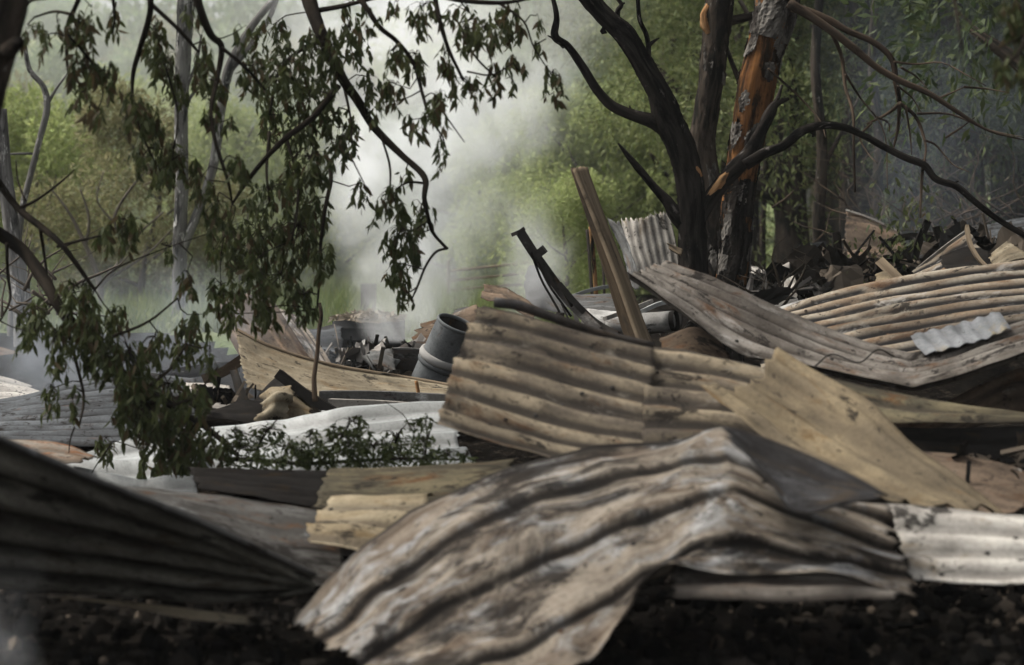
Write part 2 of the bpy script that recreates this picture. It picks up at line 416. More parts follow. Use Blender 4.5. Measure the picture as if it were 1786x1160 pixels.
# ---------------------------------------------------------------- geometry builders
def grid_faces(nu, nv, wrap=False):
    i = np.arange(nu - 1)[:, None]; j = np.arange(nv if wrap else nv - 1)[None, :]
    j2 = (j + 1) % nv
    return np.stack([i * nv + j + 0 * j2, i * nv + j2, (i + 1) * nv + j2, (i + 1) * nv + j], -1).reshape(-1, 4)

_seed = [100]
def sheet_geo(rows, n=7, prof='sine', amp=0.16, dent=0.010, ragged=0.012, thick=0.002, kink=None, nu=None, seed=None, corner=None, fold=0.0):
    """A bent metal sheet. rows: lists of (x, y, depth) running along the ribs; ribs repeat across the rows."""
    if seed is None:
        _seed[0] += 1; seed = _seed[0]
    W = [np.array([P(*p) for p in r]) for r in rows]
    length = max(np.linalg.norm(np.diff(w, axis=0), axis=1).sum() for w in W)
    width = max(np.linalg.norm(W[0][k] - W[-1][min(k, len(W[-1]) - 1)]) for k in (0, len(W[0]) - 1))
    width = max(width, np.linalg.norm(W[0][len(W[0]) // 2] - W[-1][len(W[-1]) // 2]))
    if nu is None: nu = int(np.clip(length / 0.018, 16, 110))
    nv = int(np.clip(max(n, 1) * (26 if prof == 'lap' else 9), 14, 140)) + 1
    u = np.linspace(0, 1, nu); v = np.linspace(0, 1, nv)
    w1 = wob(seed, 14.0); w2 = wob(seed + 1, 38.0)
    def along(w):
        if corner is None or corner >= len(w) - 1: return catmull(w, u)
        sl_ = np.linalg.norm(np.diff(w, axis=0), axis=1); c_ = sl_[:corner].sum() / sl_.sum()
        a_, b_ = catmull(w[:corner + 1], np.clip(u / c_, 0, 1)), catmull(w[corner:], np.clip((u - c_) / (1 - c_), 0, 1))
        return np.where((u <= c_)[:, None], a_, b_)
    Q = np.stack([along(w) for w in W])                # R, nu, 3
    S = np.stack([catmull(Q[:, i, :], v) for i in range(nu)])   # nu, nv, 3
    # ragged ends: slide the end rows along the sheet
    du = np.gradient(S, axis=0) * (nu - 1)
    ul = np.linalg.norm(du, axis=2, keepdims=True) + 1e-9
    U, V = np.meshgrid(u, v, indexing='ij')
    e0 = np.exp(-(U / 0.05) ** 1.5); e1 = np.exp(-((1 - U) / 0.05) ** 1.5)
    sl = ragged * (w2(V * 2.0, 0.3) + 0.6 * w2(V * 6.0, 2.0)) * e0 + ragged * (w2(V * 2.0, 5.3) + 0.6 * w2(V * 6.0, 8.0)) * e1
    S = S + du / ul * sl[..., None]
    dv = np.gradient(S, axis=1); du = np.gradient(S, axis=0)
    N = np.cross(du, dv); N /= np.linalg.norm(N, axis=2, keepdims=True) + 1e-9
    camv = np.array((0, 0, CAM_Z)) - S.mean(axis=(0, 1))
    camv = camv + np.array((0, 0, 1.2))
    if (N * camv).sum(axis=2).mean() < 0: N = -N
    pitch = width / max(n, 1)
    ph = V * n * 2 * np.pi
    if prof == 'sine': rib = 0.5 - 0.5 * np.cos(ph)
    elif prof == 'trap': rib = np.clip(1.6 * (np.cos(ph + np.pi) - 0.35), 0, 1)
    elif prof == 'lap':
        tt = (V * n + .12 * w1(U * .5, V * .5) * .3) % 1.0
        rib = np.where(tt < .93, tt / .93, (1 - tt) / .07) + .10 * np.cos(tt * 6.2832 * 3) * np.sin(np.pi * tt)
    elif prof == 'step': rib = np.clip(3.0 * (np.cos(ph + np.pi) - 0.72), 0, 1) * 0.9 + 0.1
    else: rib = np.full_like(V, 0.5)
    crease = {'lap': lambda: np.exp(-((np.minimum(tt, 1 - tt)) / .04) ** 2), 'trap': lambda: np.clip(4 * rib * (1 - rib), 0, 1), 'step': lambda: np.clip(4 * rib * (1 - rib), 0, 1)}.get(prof, lambda: 0 * V)()
    A = amp * pitch if prof != 'flat' else 0.0
    A = A * (1 + 0.15 * w1(U * 0.8, V * 0.5))
    H = A * rib + dent * w1(U * length * 0.35, V * width * 0.6) + dent * 0.35 * w2(U * length * 0.6, V * width)
    if fold: H = H - fold * (np.abs(w2(U * length * .22, V * width * .35)) * 1.4 + .7 * np.abs(w1(U * length * .8, V * width * 1.1 + 3)))
    S = S + N * H[..., None]
    top = S.reshape(-1, 3)
    dv = np.gradient(S, axis=1); du = np.gradient(S, axis=0)
    N2 = np.cross(du, dv); N2 /= np.linalg.norm(N2, axis=2, keepdims=True) + 1e-9
    if (N2 * N).sum() < 0: N2 = -N2
    bot = (S - N2 * thick).reshape(-1, 3)
    f = grid_faces(nu, nv)
    m = nu * nv
    fb = f[:, ::-1] + m
    I = np.arange(m).reshape(nu, nv)
    loop = np.concatenate([I[0, :], I[1:, -1], I[-1, -2::-1], I[-2:0:-1, 0]])
    nx = np.roll(loop, -1)
    side = np.stack([loop, loop + m, nx + m, nx], 1)
    uvx = (U * length).ravel(); uvy = (V * width).ravel()
    uvs = np.stack([np.tile(uvx, 2), np.tile(uvy, 2)], 1)
    rb = np.stack([np.concatenate([rib.ravel(), (1 - rib).ravel()]), np.tile(crease.ravel(), 2)])
    return np.concatenate([top, bot]), np.concatenate([f, fb, side]), uvs, rb, S, N

def sheet(name, label, rows, mat, cat='metal sheet', group=None, parent=None, base=None, nails=0, **kw):
    v, f, uv, rb, S, N = sheet_geo(rows, **kw)
    o = obj(name, v, f, M[mat] if isinstance(mat, str) else mat, parent, True, uv, rb)
    if parent is None: tag(o, label, cat, group)
    elif label: o['label'] = label
    nu, nv = S.shape[:2]
    for k in range(nails):
        i = int(nu * (0.08 + 0.84 * ((k * 0.618) % 1))); j = int(nv * (0.12 + 0.76 * ((k * 0.377 + .2) % 1)))
        c = S[i, j] + N[i, j] * 0.001
        nail(o, c, N[i, j])
    return o

NAIL = [None]
def nail(parent, c, n):
    if NAIL[0] is None:
        a = np.linspace(0, 2 * np.pi, 9)[:-1]
        vs_ = [(math.cos(t) * .0085, math.sin(t) * .0085, -.001) for t in a] + [(math.cos(t) * .006, math.sin(t) * .006, .003) for t in a] + [(0, 0, .0042)]
        fs = [(i, (i + 1) % 8, 8 + (i + 1) % 8, 8 + i) for i in range(8)] + [(8 + i, 8 + (i + 1) % 8, 16) for i in range(8)]
        NAIL[0] = mesh_from('nail', vs_, fs, M['steel'])
    q = Vector(n).to_track_quat('Z', 'Y').to_euler()
    base = np.array(parent.location)
    link('nail', NAIL[0], parent, tuple(c - base), q)

def tube_geo(pts, nseg=10, step=0.03, rough=0.06, seed=1, cap=True, offset=0.0):
    """pts: (X, Y, Z, radius) in world units"""
    pts = np.asarray(pts, float)
    L = np.linalg.norm(np.diff(pts[:, :3], axis=0), axis=1).sum()
    nl = int(np.clip(L / step, 3, 200))
    C = catmull(pts, np.linspace(0, 1, nl))
    C[:, 3] = np.maximum(C[:, 3], 0.0006)
    T = np.gradient(C[:, :3], axis=0); T /= np.linalg.norm(T, axis=1, keepdims=True) + 1e-9
    ref = np.array((0, 1.0, 0)) if abs(T[0, 1]) < 0.9 else np.array((1.0, 0, 0))
    a = np.cross(T[0], ref); a /= np.linalg.norm(a)
    A = [a]
    for i in range(1, nl):
        b = A[-1] - T[i] * (A[-1] @ T[i]); b /= np.linalg.norm(b) + 1e-9
        A.append(b)
    A = np.array(A); B = np.cross(T, A)
    th = np.linspace(0, 2 * np.pi, nseg, endpoint=False)
    w = wob(seed, 9.0)
    s = np.linspace(0, L, nl)
    TH, SS = np.meshgrid(th, s)
    rr = C[:, 3][:, None] * (1 + rough * (w(np.cos(TH) * 0.5 + SS * 1.2, np.sin(TH) * 0.5) + 0.5 * w(np.cos(TH) * 1.3 + SS * 5, np.sin(TH) * 1.3 + 3) + .45 * w(np.cos(TH) * 4 + 9, np.sin(TH) * 4 + SS * 1.5) + .3 * w(np.cos(TH) * 6 + SS * 16, np.sin(TH) * 6))) + offset
    V = C[:, None, :3] + rr[..., None] * (np.cos(TH)[..., None] * A[:, None] + np.sin(TH)[..., None] * B[:, None])
    verts = V.reshape(-1, 3)
    faces = grid_faces(nl, nseg, True)
    rmean = C[:, 3].mean()
    uv = np.stack([SS.ravel(), (TH * rmean).ravel()], 1)
    if cap:
        n0 = len(verts)
        verts = np.concatenate([verts, C[:1, :3], C[-1:, :3]])
        uv = np.concatenate([uv, [[0, 0], [L, 0]]])
        k = np.arange(nseg)
        c0 = np.stack([k * 0 + n0, (k + 1) % nseg, k, k * 0 + n0], 1)
        base = (nl - 1) * nseg
        c1 = np.stack([k * 0 + n0 + 1, base + k, base + (k + 1) % nseg, k * 0 + n0 + 1], 1)
        return verts, faces, uv, (np.concatenate([c0, c1])[:, :3]), (C, TH, SS, nl, nseg)
    return verts, faces, uv, None, (C, TH, SS, nl, nseg)

class Acc:
    """collects shapes into ONE mesh"""
    def __init__(s): s.v, s.f, s.uv, s.n = [], [], [], 0
    def add(s, v, f, uv=None):
        v = np.asarray(v, float).reshape(-1, 3)
        s.v.append(v); s.uv.append(uv if uv is not None else v[:, :2] * 3)
        for ff in f:
            s.f.append((np.asarray(ff) + s.n)) if False else None
        s.f.extend([tuple(int(q) + s.n for q in ff) for ff in f])
        s.n += len(v)
    def tube(s, pts, **kw):
        v, f, uv, caps, _ = tube_geo(pts, **kw)
        s.add(v, f, uv)
        if caps is not None:
            s.f.extend([tuple(int(q) + s.n - len(v) for q in c) for c in caps])
        return s
    def box(s, c, size, rot=None):
        c = np.array(c); h = np.array(size) / 2
        v = np.array([(x, y, z) for x in (-1, 1) for y in (-1, 1) for z in (-1, 1)]) * h
        if rot is not None: v = v @ np.array(rot).T
        s.add(v + c, [(0, 1, 3, 2), (4, 6, 7, 5), (0, 4, 5, 1), (2, 3, 7, 6), (0, 2, 6, 4), (1, 5, 7, 3)])
    def build(s, name, mat, parent=None, smooth=True, base=None):
        return obj(name, np.concatenate(s.v), s.f, mat, parent, smooth, np.concatenate(s.uv), None, base)

def px(pts, d=None):
    """(x, y, depth, radius in photograph px) -> world (X, Y, Z, radius m)"""
    out = []
    for p in pts:
        dd = p[2] if d is None else d
        r = p[-1]
        out.append((*P(p[0], p[1], dd), r * mpx(dd)))
    return out

def px2(pts, d, r0, r1, dv=0.0):
    n = len(pts)
    return [(*P(x, y, d + dv * math.sin(i * 1.3)), (r0 + (r1 - r0) * i / (n - 1)) * mpx(d)) for i, (x, y) in enumerate(pts)]

def limb(name, pts, mat, parent, nseg=12, step=0.03, rough=0.08, seed=None, label=None):
    _seed[0] += 1
    a = Acc().tube(pts, nseg=nseg, step=step, rough=rough, seed=seed or _seed[0])
    o = a.build(name, M[mat], parent)
    if label: o['label'] = label
    return o

def bark_shell(pts, mat, parent, th0, th1, s0, s1, off=0.006, seed=3, thr=0.0, name='bark'):
    """remnant bark: a ragged shell standing proud of the trunk (angles as fractions of a turn, lengths as fractions)"""
    v, f, uv, _, (C, TH, SS, nl, ns) = tube_geo(pts, nseg=64, step=0.012, rough=0.08, seed=seed, cap=False, offset=off)
    w = wob(seed + 50, 7.0); w2 = wob(seed + 51, 22.0)
    fr = np.array([(q // ns, q % ns) for q in f[:, 0]])
    s = fr[:, 0] / (nl - 1); t = fr[:, 1] / ns
    ed = np.minimum.reduce([(s - s0) / 0.05, (s1 - s) / 0.05, (t - th0) / 0.06, (th1 - t) / 0.06])
    val = np.clip(ed, -2, 0.5) + 0.9 * w(s * 3.0, t * 3.0) + 0.7 * w2(s * 2.0, t * 1.5)
    keep = (val > 0.5 + thr) & (ed > 0)
    f = f[keep]
    v = v + np.random.default_rng(seed).normal(0, 0.0014, v.shape)
    lab = np.arange(len(v))
    for _ in range(400):                                    # flood-fill the connected flakes
        m_ = lab[f].min(axis=1); old = lab.copy()
        for c in range(4): np.minimum.at(lab, f[:, c], m_)
        if (old == lab).all(): break
    fl = lab[f[:, 0]]
    for q in np.unique(fl):
        g = f[fl == q]
        if len(g) < 14: continue
        used = np.unique(g)
        remap = -np.ones(len(v), int); remap[used] = np.arange(len(used))
        obj(name, v[used], remap[g], M[mat], parent, False, uv[used])

# leaves -----------------------------------------------------------
LEAF_V = np.array([(0, 0, 0), (.28, -.16, .02), (.28, .16, .02), (.30, 0, -.02), (.62, -.13, -.03), (.62, .13, -.03), (.64, 0, -.07), (1, 0, -.16)])
LEAF_F = np.array([(0, 1, 3, 3), (0, 3, 2, 2), (1, 4, 6, 3), (3, 6, 5, 2), (4, 7, 6, 6), (6, 7, 5, 5)])

def leaf_frames(dirs, rg):
    n = len(dirs)
    d = dirs / (np.linalg.norm(dirs, axis=1, keepdims=True) + 1e-9)
    r = rg.normal(0, 1, (n, 3))
    s = np.cross(d, r); s /= np.linalg.norm(s, axis=1, keepdims=True) + 1e-9
    u = np.cross(s, d)
    return d, s, u

def leaves_mesh(name, pos, dirs, length, width, mat, parent, rg, base=None):
    """many real leaves in one mesh"""
    n = len(pos)
    d, s, u = leaf_frames(dirs, rg)
    L = LEAF_V[None]
    V = pos[:, None] + length[:, None, None] * (L[..., 0:1] * d[:, None] + L[..., 2:3] * u[:, None]) + (length * width)[:, None, None] * 2.0 * L[..., 1:2] * s[:, None]
    tri = np.array([(0, 1, 3), (0, 3, 2), (1, 4, 6), (1, 6, 3), (3, 6, 5), (3, 5, 2), (4, 7, 6), (6, 7, 5)])
    Fc = (tri[None] + (np.arange(n) * 8)[:, None, None]).reshape(-1, 3)
    return obj(name, V.reshape(-1, 3), Fc, mat, parent, True, None, None, base)

LEAFMESH = {}
def leaf_single(mat):
    if mat not in LEAFMESH:
        tri = [(0, 1, 3), (0, 3, 2), (1, 4, 6), (1, 6, 3), (3, 6, 5), (3, 5, 2), (4, 7, 6), (6, 7, 5)]
        LEAFMESH[mat] = mesh_from('leaf', LEAF_V, tri, M[mat])
    return LEAFMESH[mat]

def nearest_on(branches, x, y):
    best = None
    for br in branches:
        for i in range(len(br) - 1):
            for k in np.linspace(0, 1, 8):
                q = (br[i][0] * (1 - k) + br[i + 1][0] * k, br[i][1] * (1 - k) + br[i + 1][1] * k)
                dd = math.hypot(q[0] - x, (q[1] - y) * (1.0 if q[1] < y else 1.6))
                if best is None or dd < best[0]: best = (dd, q)
    return best

def foliage(root, blobs, d, branches, mat='leaf_dark', singles=0, seed=1, leaf=(0.024, 0.056), wid=(0.40, 0.60), spread=0.40, down=1.0, dens=1.0, dz=0.28, twigmat='dark_twig', reach=190):
    rg = np.random.default_rng(seed)
    tw = Acc(); pos, dirs, ln, wd = [], [], [], []
    m = mpx(d)
    for b in blobs:
        cx, cy, rx, ry = b[:4]; bd_ = b[4] if len(b) > 4 else 1.0
        bd = d + rg.uniform(-dz, dz)
        c = P(cx, cy - ry * 0.55, bd)
        nb = nearest_on(branches, cx, cy - ry * 0.5)
        if nb and nb[0] < reach:
            q = P(nb[1][0], nb[1][1], d)
            mid = (q + c) / 2 + np.array((0, 0, 0.04 * rg.uniform(-1, 1)))
            mid[0] += rg.normal(0, 0.02)
            tw.tube([(*q, .0032), (*mid, .0026), (*c, .0018)], nseg=5, step=.04)
        area = math.pi * rx * ry
        nl = area * 3.1 * dens * bd_ / 60.0 * (m / 0.00214) ** 0
        ns = max(2, int(nl / 7))
        for k in range(ns):
            a, r = rg.uniform(0, 6.283), math.sqrt(rg.uniform(0, 1))
            sx, sy = cx + rx * r * math.cos(a), cy + ry * r * math.sin(a) - 6
            s = P(sx, sy, bd + rg.normal(0, 0.07))
            if rg.uniform() < 0.6:
                mid = (c + s) / 2 + np.array((0, 0, 0.012))
                tw.tube([(*c, .0014), (*mid, .0012), (*s, .0009)], nseg=4, step=.05)
            rl = rg.uniform(0.03, 0.075)
            rd = np.array((rg.normal(0, .35), rg.normal(0, .35), -down)); rd /= np.linalg.norm(rd)
            kk = rg.integers(5, 9)
            for j in range(kk):
                p = s + rd * rl * (j / kk)
                dr = np.array((rg.normal(0, spread), rg.normal(0, spread), -down + rg.normal(0, .3)))
                pos.append(p); dirs.append(dr); ln.append(rg.uniform(*leaf)); wd.append(rg.uniform(*wid))
    if tw.n: tag(tw.build('twig', M[twigmat], root), kind='stuff')
    pos, dirs, ln, wd = map(np.array, (pos, dirs, ln, wd))
    order = np.argsort(-ln)
    sg, rest = order[:singles], order[singles:]
    base = np.array(root.location)
    if singles:
        me = leaf_single(mat)
        dd, ss, uu = leaf_frames(dirs[sg], rg)
        for i, k in enumerate(sg):
            from mathutils import Matrix
            mt = Matrix(((dd[i][0], ss[i][0], uu[i][0]), (dd[i][1], ss[i][1], uu[i][1]), (dd[i][2], ss[i][2], uu[i][2])))
            link('leaf', me, root, tuple(pos[k] - base), mt.to_euler(), (ln[k], ln[k] * wd[k] * 2, ln[k]))
    o = leaves_mesh('foliage', pos[rest], dirs[rest], ln[rest], wd[rest], M[mat], root, rg)
    tag(o, kind='stuff')

# crowns -------------------------------------------------------------
def crown_mesh(name, mat, seed, lumps, n, L, w, droop=0.2, strands=0, jit=0.5):
    """foliage of one crown, local to the tree base"""
    rg = np.random.default_rng(seed)
    lumps = np.array(lumps, float)                          # x, y, z, radius
    wt = lumps[:, 3] ** 2; wt /= wt.sum()
    k = rg.choice(len(lumps), n if not strands else n // strands, p=wt)
    dr = rg.normal(0, 1, (len(k), 3)); dr /= np.linalg.norm(dr, axis=1, keepdims=True)
    rad = lumps[k, 3] * rg.uniform(0.35, 1.0, len(k)) ** 0.5 * (1 + rg.normal(0, .13, len(k)))
    dr2 = dr * np.array((1, 1, 0.72))
    p = lumps[k, :3] + dr2 * rad[:, None]
    if strands:
        P0 = np.repeat(p, strands, 0); D0 = np.repeat(dr, strands, 0)
        t = np.tile(np.linspace(0, 1, strands), len(p))
        ln = np.repeat(rg.uniform(0.18, 0.5, len(p)), strands) * (L / 0.1)
        P0 = P0 + D0 * (t * 0.35 * ln)[:, None] * np.array((1, 1, 0.3)) - np.array((0, 0, 1.0)) * (ln * t ** 1.5 * 0.9)[:, None]
        p = P0 + rg.normal(0, L * 0.18, P0.shape); dr = D0
    m = len(p)
    d = dr * jit + rg.normal(0, .6, (m, 3)) - np.array((0, 0, droop))
    d, s, u = leaf_frames(d, rg)
    ll = L * rg.uniform(0.7, 1.35, m)[:, None]; ww = ll * w
    V = np.stack([p, p + d * ll * .45 + s * ww * .5 + u * ll * .05, p + d * ll - u * ll * .08, p + d * ll * .45 - s * ww * .5 + u * ll * .05], 1).reshape(-1, 3)
    f = np.arange(m * 4).reshape(-1, 4)
    return mesh_from(name, V, f, M[mat], True)

def lumps_broad(seed, rx, rz, zc, n, r0, r1, hollow=0.55):
    rg = np.random.default_rng(seed); o = []
    for i in range(n):
        d = rg.normal(0, 1, 3); d /= np.linalg.norm(d)
        r = rg.uniform(hollow, 1.0)
        o.append((d[0] * r * rx, d[1] * r * rx, zc + d[2] * r * rz, rg.uniform(r0, r1)))
    return o

def trunk_mesh(name, mat, seed, h, r, nlimb=5, spread=1.2, first=0.35):
    rg = np.random.default_rng(seed); a = Acc()
    pts = [(0, 0, -0.3, r * 1.25), (rg.normal(0, .06), rg.normal(0, .06), h * .3, r), (rg.normal(0, .15), rg.normal(0, .15), h * .65, r * .7), (rg.normal(0, .25), rg.normal(0, .25), h, r * .25)]
    a.tube(pts, nseg=9, step=.15, seed=seed)
    for i in range(nlimb):
        t = first + (0.9 - first) * i / max(1, nlimb - 1)
        s = catmull(np.array(pts), np.array([t]))[0]
        an = rg.uniform(0, 6.28); l = spread * (1.1 - t * .6)
        e = (s[0] + math.cos(an) * l, s[1] + math.sin(an) * l, s[2] + l * rg.uniform(.4, 1.0), s[3] * .15)
        mid = ((s[0] + e[0]) / 2 + rg.normal(0, .08), (s[1] + e[1]) / 2, (s[2] + e[2]) / 2 - .05, s[3] * .4)
        a.tube([(s[0], s[1], s[2], s[3] * .6), mid, e], nseg=6, step=.15, seed=seed + i)
    v = np.concatenate(a.v); uv = np.concatenate(a.uv)
    return mesh_from(name, v, a.f, M[mat], True, uv)

# ================================================================ SETTING
def terrain():
    ys = np.concatenate([np.linspace(-3, 4, 12), np.linspace(4.2, 18, 110), np.linspace(18.5, 60, 50), np.linspace(63, 140, 24)])
    xs = np.concatenate([np.linspace(-70, -9, 20), np.linspace(-8, 8, 110), np.linspace(9, 70, 20)])
    X, Y = np.meshgrid(xs, ys, indexing='ij')
    Z = gh(X, Y)
    near = (Y > 4) & (Y < 17) & (np.abs(X) < 8.2)
    Z = Z + near * (0.02 * np.sin(X * 9 + Y * 4) * np.sin(Y * 11 - X * 3) + 0.012 * np.sin(X * 23) * np.sin(Y * 19))
    V = np.stack([X, Y, Z], -1).reshape(-1, 3)
    f = grid_faces(len(xs), len(ys))[:, ::-1]
    cy_ = V[f].mean(axis=1)
    edge = 17.0 + 2.0 * np.sin(cy_[:, 0] * 1.3) + np.where(cy_[:, 0] > 1.0, 12, 0)
    far = cy_[:, 1] > edge
    for nm, sel, mt in (('burnt_ground', ~far, 'ground'), ('grass_field', far, 'grass')):
        ff = f[sel]; used = np.unique(ff); rm = -np.ones(len(V), int); rm[used] = np.arange(len(used))
        o = obj(nm, V[used], rm[ff], M[mt], None, True, None, None, (0, 0, 0))
        tag(o, kind='structure')
terrain()

def scatter_stuff():
    rg = np.random.default_rng(5)
    # blades of field grass
    n = 26000
    y = 17.5 + 34 * rg.uniform(0, 1, n) ** 1.3; x = rg.uniform(-.26, .1, n) * y
    keep = y > 17.0 + 2.0 * np.sin(x * 1.3) + np.where(x > 1.0, 12, 0)
    x, y = x[keep], y[keep]; n = len(x)
    p = np.stack([x, y, gh(x, y) - .01], 1)
    h = rg.uniform(.08, .26, n)
    a = rg.uniform(0, 6.28, n); w = .008 + h * .035
    sx = np.stack([np.cos(a) * w, np.sin(a) * w, 0 * a], 1)
    ln = np.stack([rg.normal(0, .35, n) * h, rg.normal(0, .35, n) * h, h], 1)
    V = np.stack([p - sx, p + sx, p + ln], 1).reshape(-1, 3)
    tag(obj('grass', V, np.arange(n * 3).reshape(-1, 3), M['blade'], None, True, None, None, (0, 20, 0)), 'long green grass on the field behind the wreckage', 'grass', None, 'stuff')
    # charred chunks on the ground
    ico = np.array([(0, 0, 1), (.9, 0, .3), (.25, .85, .35), (-.75, .5, .3), (-.7, -.55, .35), (.3, -.85, .3), (.6, .5, -.5), (-.3, .8, -.5), (-.85, 0, -.5), (-.25, -.8, -.5), (.65, -.5, -.5)])
    icf = [(0, 1, 2), (0, 2, 3), (0, 3, 4), (0, 4, 5), (0, 5, 1), (1, 6, 2), (2, 6, 7), (2, 7, 3), (3, 7, 8), (3, 8, 4), (4, 8, 9), (4, 9, 5), (5, 9, 10), (5, 10, 1), (1, 10, 6)]
    for nm, n, mat, lab, ca, s0, s1 in (('charcoal_gravel', 6500, 'char_bit', 'black charcoal crumbs covering the burnt ground under the sheets', 'charcoal', .006, .04),
                                ('ash_gravel', 1100, 'ash_bit', 'brown and pale ash crumbs scattered over the burnt ground', 'ash', .006, .03)):
        y = rg.uniform(5.4, 8.2, n); x = 2.3 - 4.5 * rg.uniform(0, 1, n) ** (1.5 if nm[0] == 'c' else 2.4)
        s = s0 + (s1 - s0) * rg.uniform(0, 1, n) ** 3
        c = np.stack([x, y, gh(x, y) + s * .3 + .015], 1)
        V = c[:, None] + ico[None] * s[:, None, None] * rg.uniform(.5, 1.3, (n, 1, 3)) * (1 + rg.normal(0, .18, (n, 11, 1)))
        Fc = (np.array(icf)[None] + (np.arange(n) * 11)[:, None, None]).reshape(-1, 3)
        tag(obj(nm, V.reshape(-1, 3), Fc, M[mat], None, False, None, None, (0, 6, 0)), lab, ca, None, 'stuff')

def bit(name, a, b):
    t = NT(name)
    ri = t.n.new('ShaderNodeNewGeometry').outputs['Random Per Island']
    return t.pbr(t.mix(t.step(ri, .2, 1.0), a, b), 0.95, 0, None, .0)
M['char_bit'] = bit('charcoal_bits', (0.003, 0.003, 0.003), (0.016, 0.014, 0.012))
M['ash_bit'] = bit('ash_bits', (0.025, 0.02, 0.016), (0.13, 0.105, 0.08))
scatter_stuff()

# ---------------------------------------------------------------- background trees
TM = {}
def tmesh(key):
    if key in TM: return TM[key]
    k, v = key
    if k.startswith('far'):
        mat = {'far': 'leaf_far', 'far_yellow': 'leaf_yellow', 'far_olive': 'leaf_olive'}[k]
        c = crown_mesh('crown', mat, 40 + v, lumps_broad(v, 2.2, 2.3, 3.7, 34, .55, .95, .35), 9000, .20, .55, .3)
        t = trunk_mesh('trunk', 'grey_trunk', 60 + v, 4.6, .16)
    elif k.startswith('bush'):
        mat = {'bush_yellow': 'leaf_yellow', 'bush_olive': 'leaf_olive', 'bush_green': 'leaf_far'}[k]
        rg = np.random.default_rng(v + 9)
        lm = []
        for i in range(26):
            an = rg.uniform(0, 6.28); z = rg.uniform(.25, 2.3); rr = 1.05 * math.sin(min(1, (z + .35) / 2.75) * 3.0) * rg.uniform(.5, 1)
            lm.append((math.cos(an) * rr, math.sin(an) * rr, z, rg.uniform(.22, .46)))
        c = crown_mesh('crown', mat, 80 + v, lm, 15000, .075, .34, .1, 8, 0.8)
        t = trunk_mesh('trunk', 'twig_grey', 90 + v, 2.0, .035, 9, .9, .1)
    else:
        mat = {'shade': 'leaf_shade', 'shade_light': 'leaf_shade2'}[k]
        c = crown_mesh('crown', mat, 120 + v, lumps_broad(v + 30, 1.75, 3.2, 4.1, 46, .4, .8, .4), 26000, .085, .26, .45, 8, 0.6)
        t = trunk_mesh('trunk', 'scorched_bark', 140 + v, 6.5, .15, 7, 1.3, .2)
    TM[key] = (c, t)
    return TM[key]

def bg_tree(name, key, X, Y, sc, label, group, cat='tree', z=None, rot=None):
    c, t = tmesh(key)
    r = thing(name, (X, Y, float(gh(X, Y)) if z is None else z), label, cat, group)
    r.rotation_euler = (0, 0, random.uniform(0, 6.28) if rot is None else rot)
    s = sc if isinstance(sc, tuple) else (sc, sc, sc)
    link('crown', c, r, (0, 0, 0), (0, 0, 0), s)
    link('trunk', t, r, (0, 0, 0), (0, 0, 0), s)
    return r

def X_at(px_, Y): return (px_ - W0 / 2) / F * Y

# far tree line
rr = random.Random(3)
for row, (Y, n, s0, s1) in enumerate(((58, 8, .8, 1.05), (70, 10, .95, 1.3), (84, 11, 1.15, 1.5))):
    for i in range(n):
        xx = -.27 * Y + (.48 * Y) * (i + rr.uniform(-.3, .3)) / (n - 1)
        k = ('far', 'far_yellow', 'far', 'far_olive')[(i + row) % 4] if row < 2 else ('far', 'far_olive')[i % 2]
        bg_tree('leafy_tree', (k, i % 3), xx, Y + rr.uniform(-4, 4), rr.uniform(s0, s1), 'hazy green tree in the far tree line beyond the smoke', 'far tree line beyond the smoke')
# bushes between the field and the tree line
for i, (x_, Y, s, k) in enumerate(((60, 27, 1.0, 'bush_yellow'), (150, 31, 1.2, 'bush_yellow'), (235, 25, .92, 'bush_olive'), (330, 33, 1.15, 'bush_yellow'), (420, 29, 1.0, 'bush_yellow'), (480, 36, 1.2, 'bush_green'), (-40, 30, 1.15, 'bush_olive'), (560, 40, 1.2, 'bush_yellow'), (120, 40, 1.55, 'bush_green'), (290, 43, 1.5, 'bush_yellow'), (660, 44, 1.3, 'bush_green'))):
    bg_tree('shrub', (k, i % 3), X_at(x_, Y), Y, s, {'bush_yellow': 'yellow green', 'bush_olive': 'brownish olive', 'bush_green': 'cool green'}[k] + ' feathery shrub in the haze behind the grey trunks', 'shrubs in the haze behind the grey trunks', 'shrub')
for i, (x_, Y, s, k) in enumerate(((905, 31, 1.0, 'bush_yellow'), (985, 29, 1.02, 'bush_yellow'), (1075, 30, 1.1, 'bush_yellow'), (985, 23, .58, 'bush_yellow'), (1150, 33, 1.25, 'bush_yellow'), (800, 36, 1.15, 'bush_green'), (1040, 37, 1.45, 'bush_green'), (880, 42, 1.6, 'bush_green'))):
    bg_tree('shrub', (k, (i + 1) % 3), X_at(x_, Y), Y, s, ('small rounded yellow green shrub low between the bent truss and leaning board' if s < .7 else {'bush_yellow': 'bright yellow green', 'bush_green': 'cool green hazy'}[k] + ' shrub between the smoke column and the black burnt tree'), 'shrubs behind the leaning board', 'shrub')
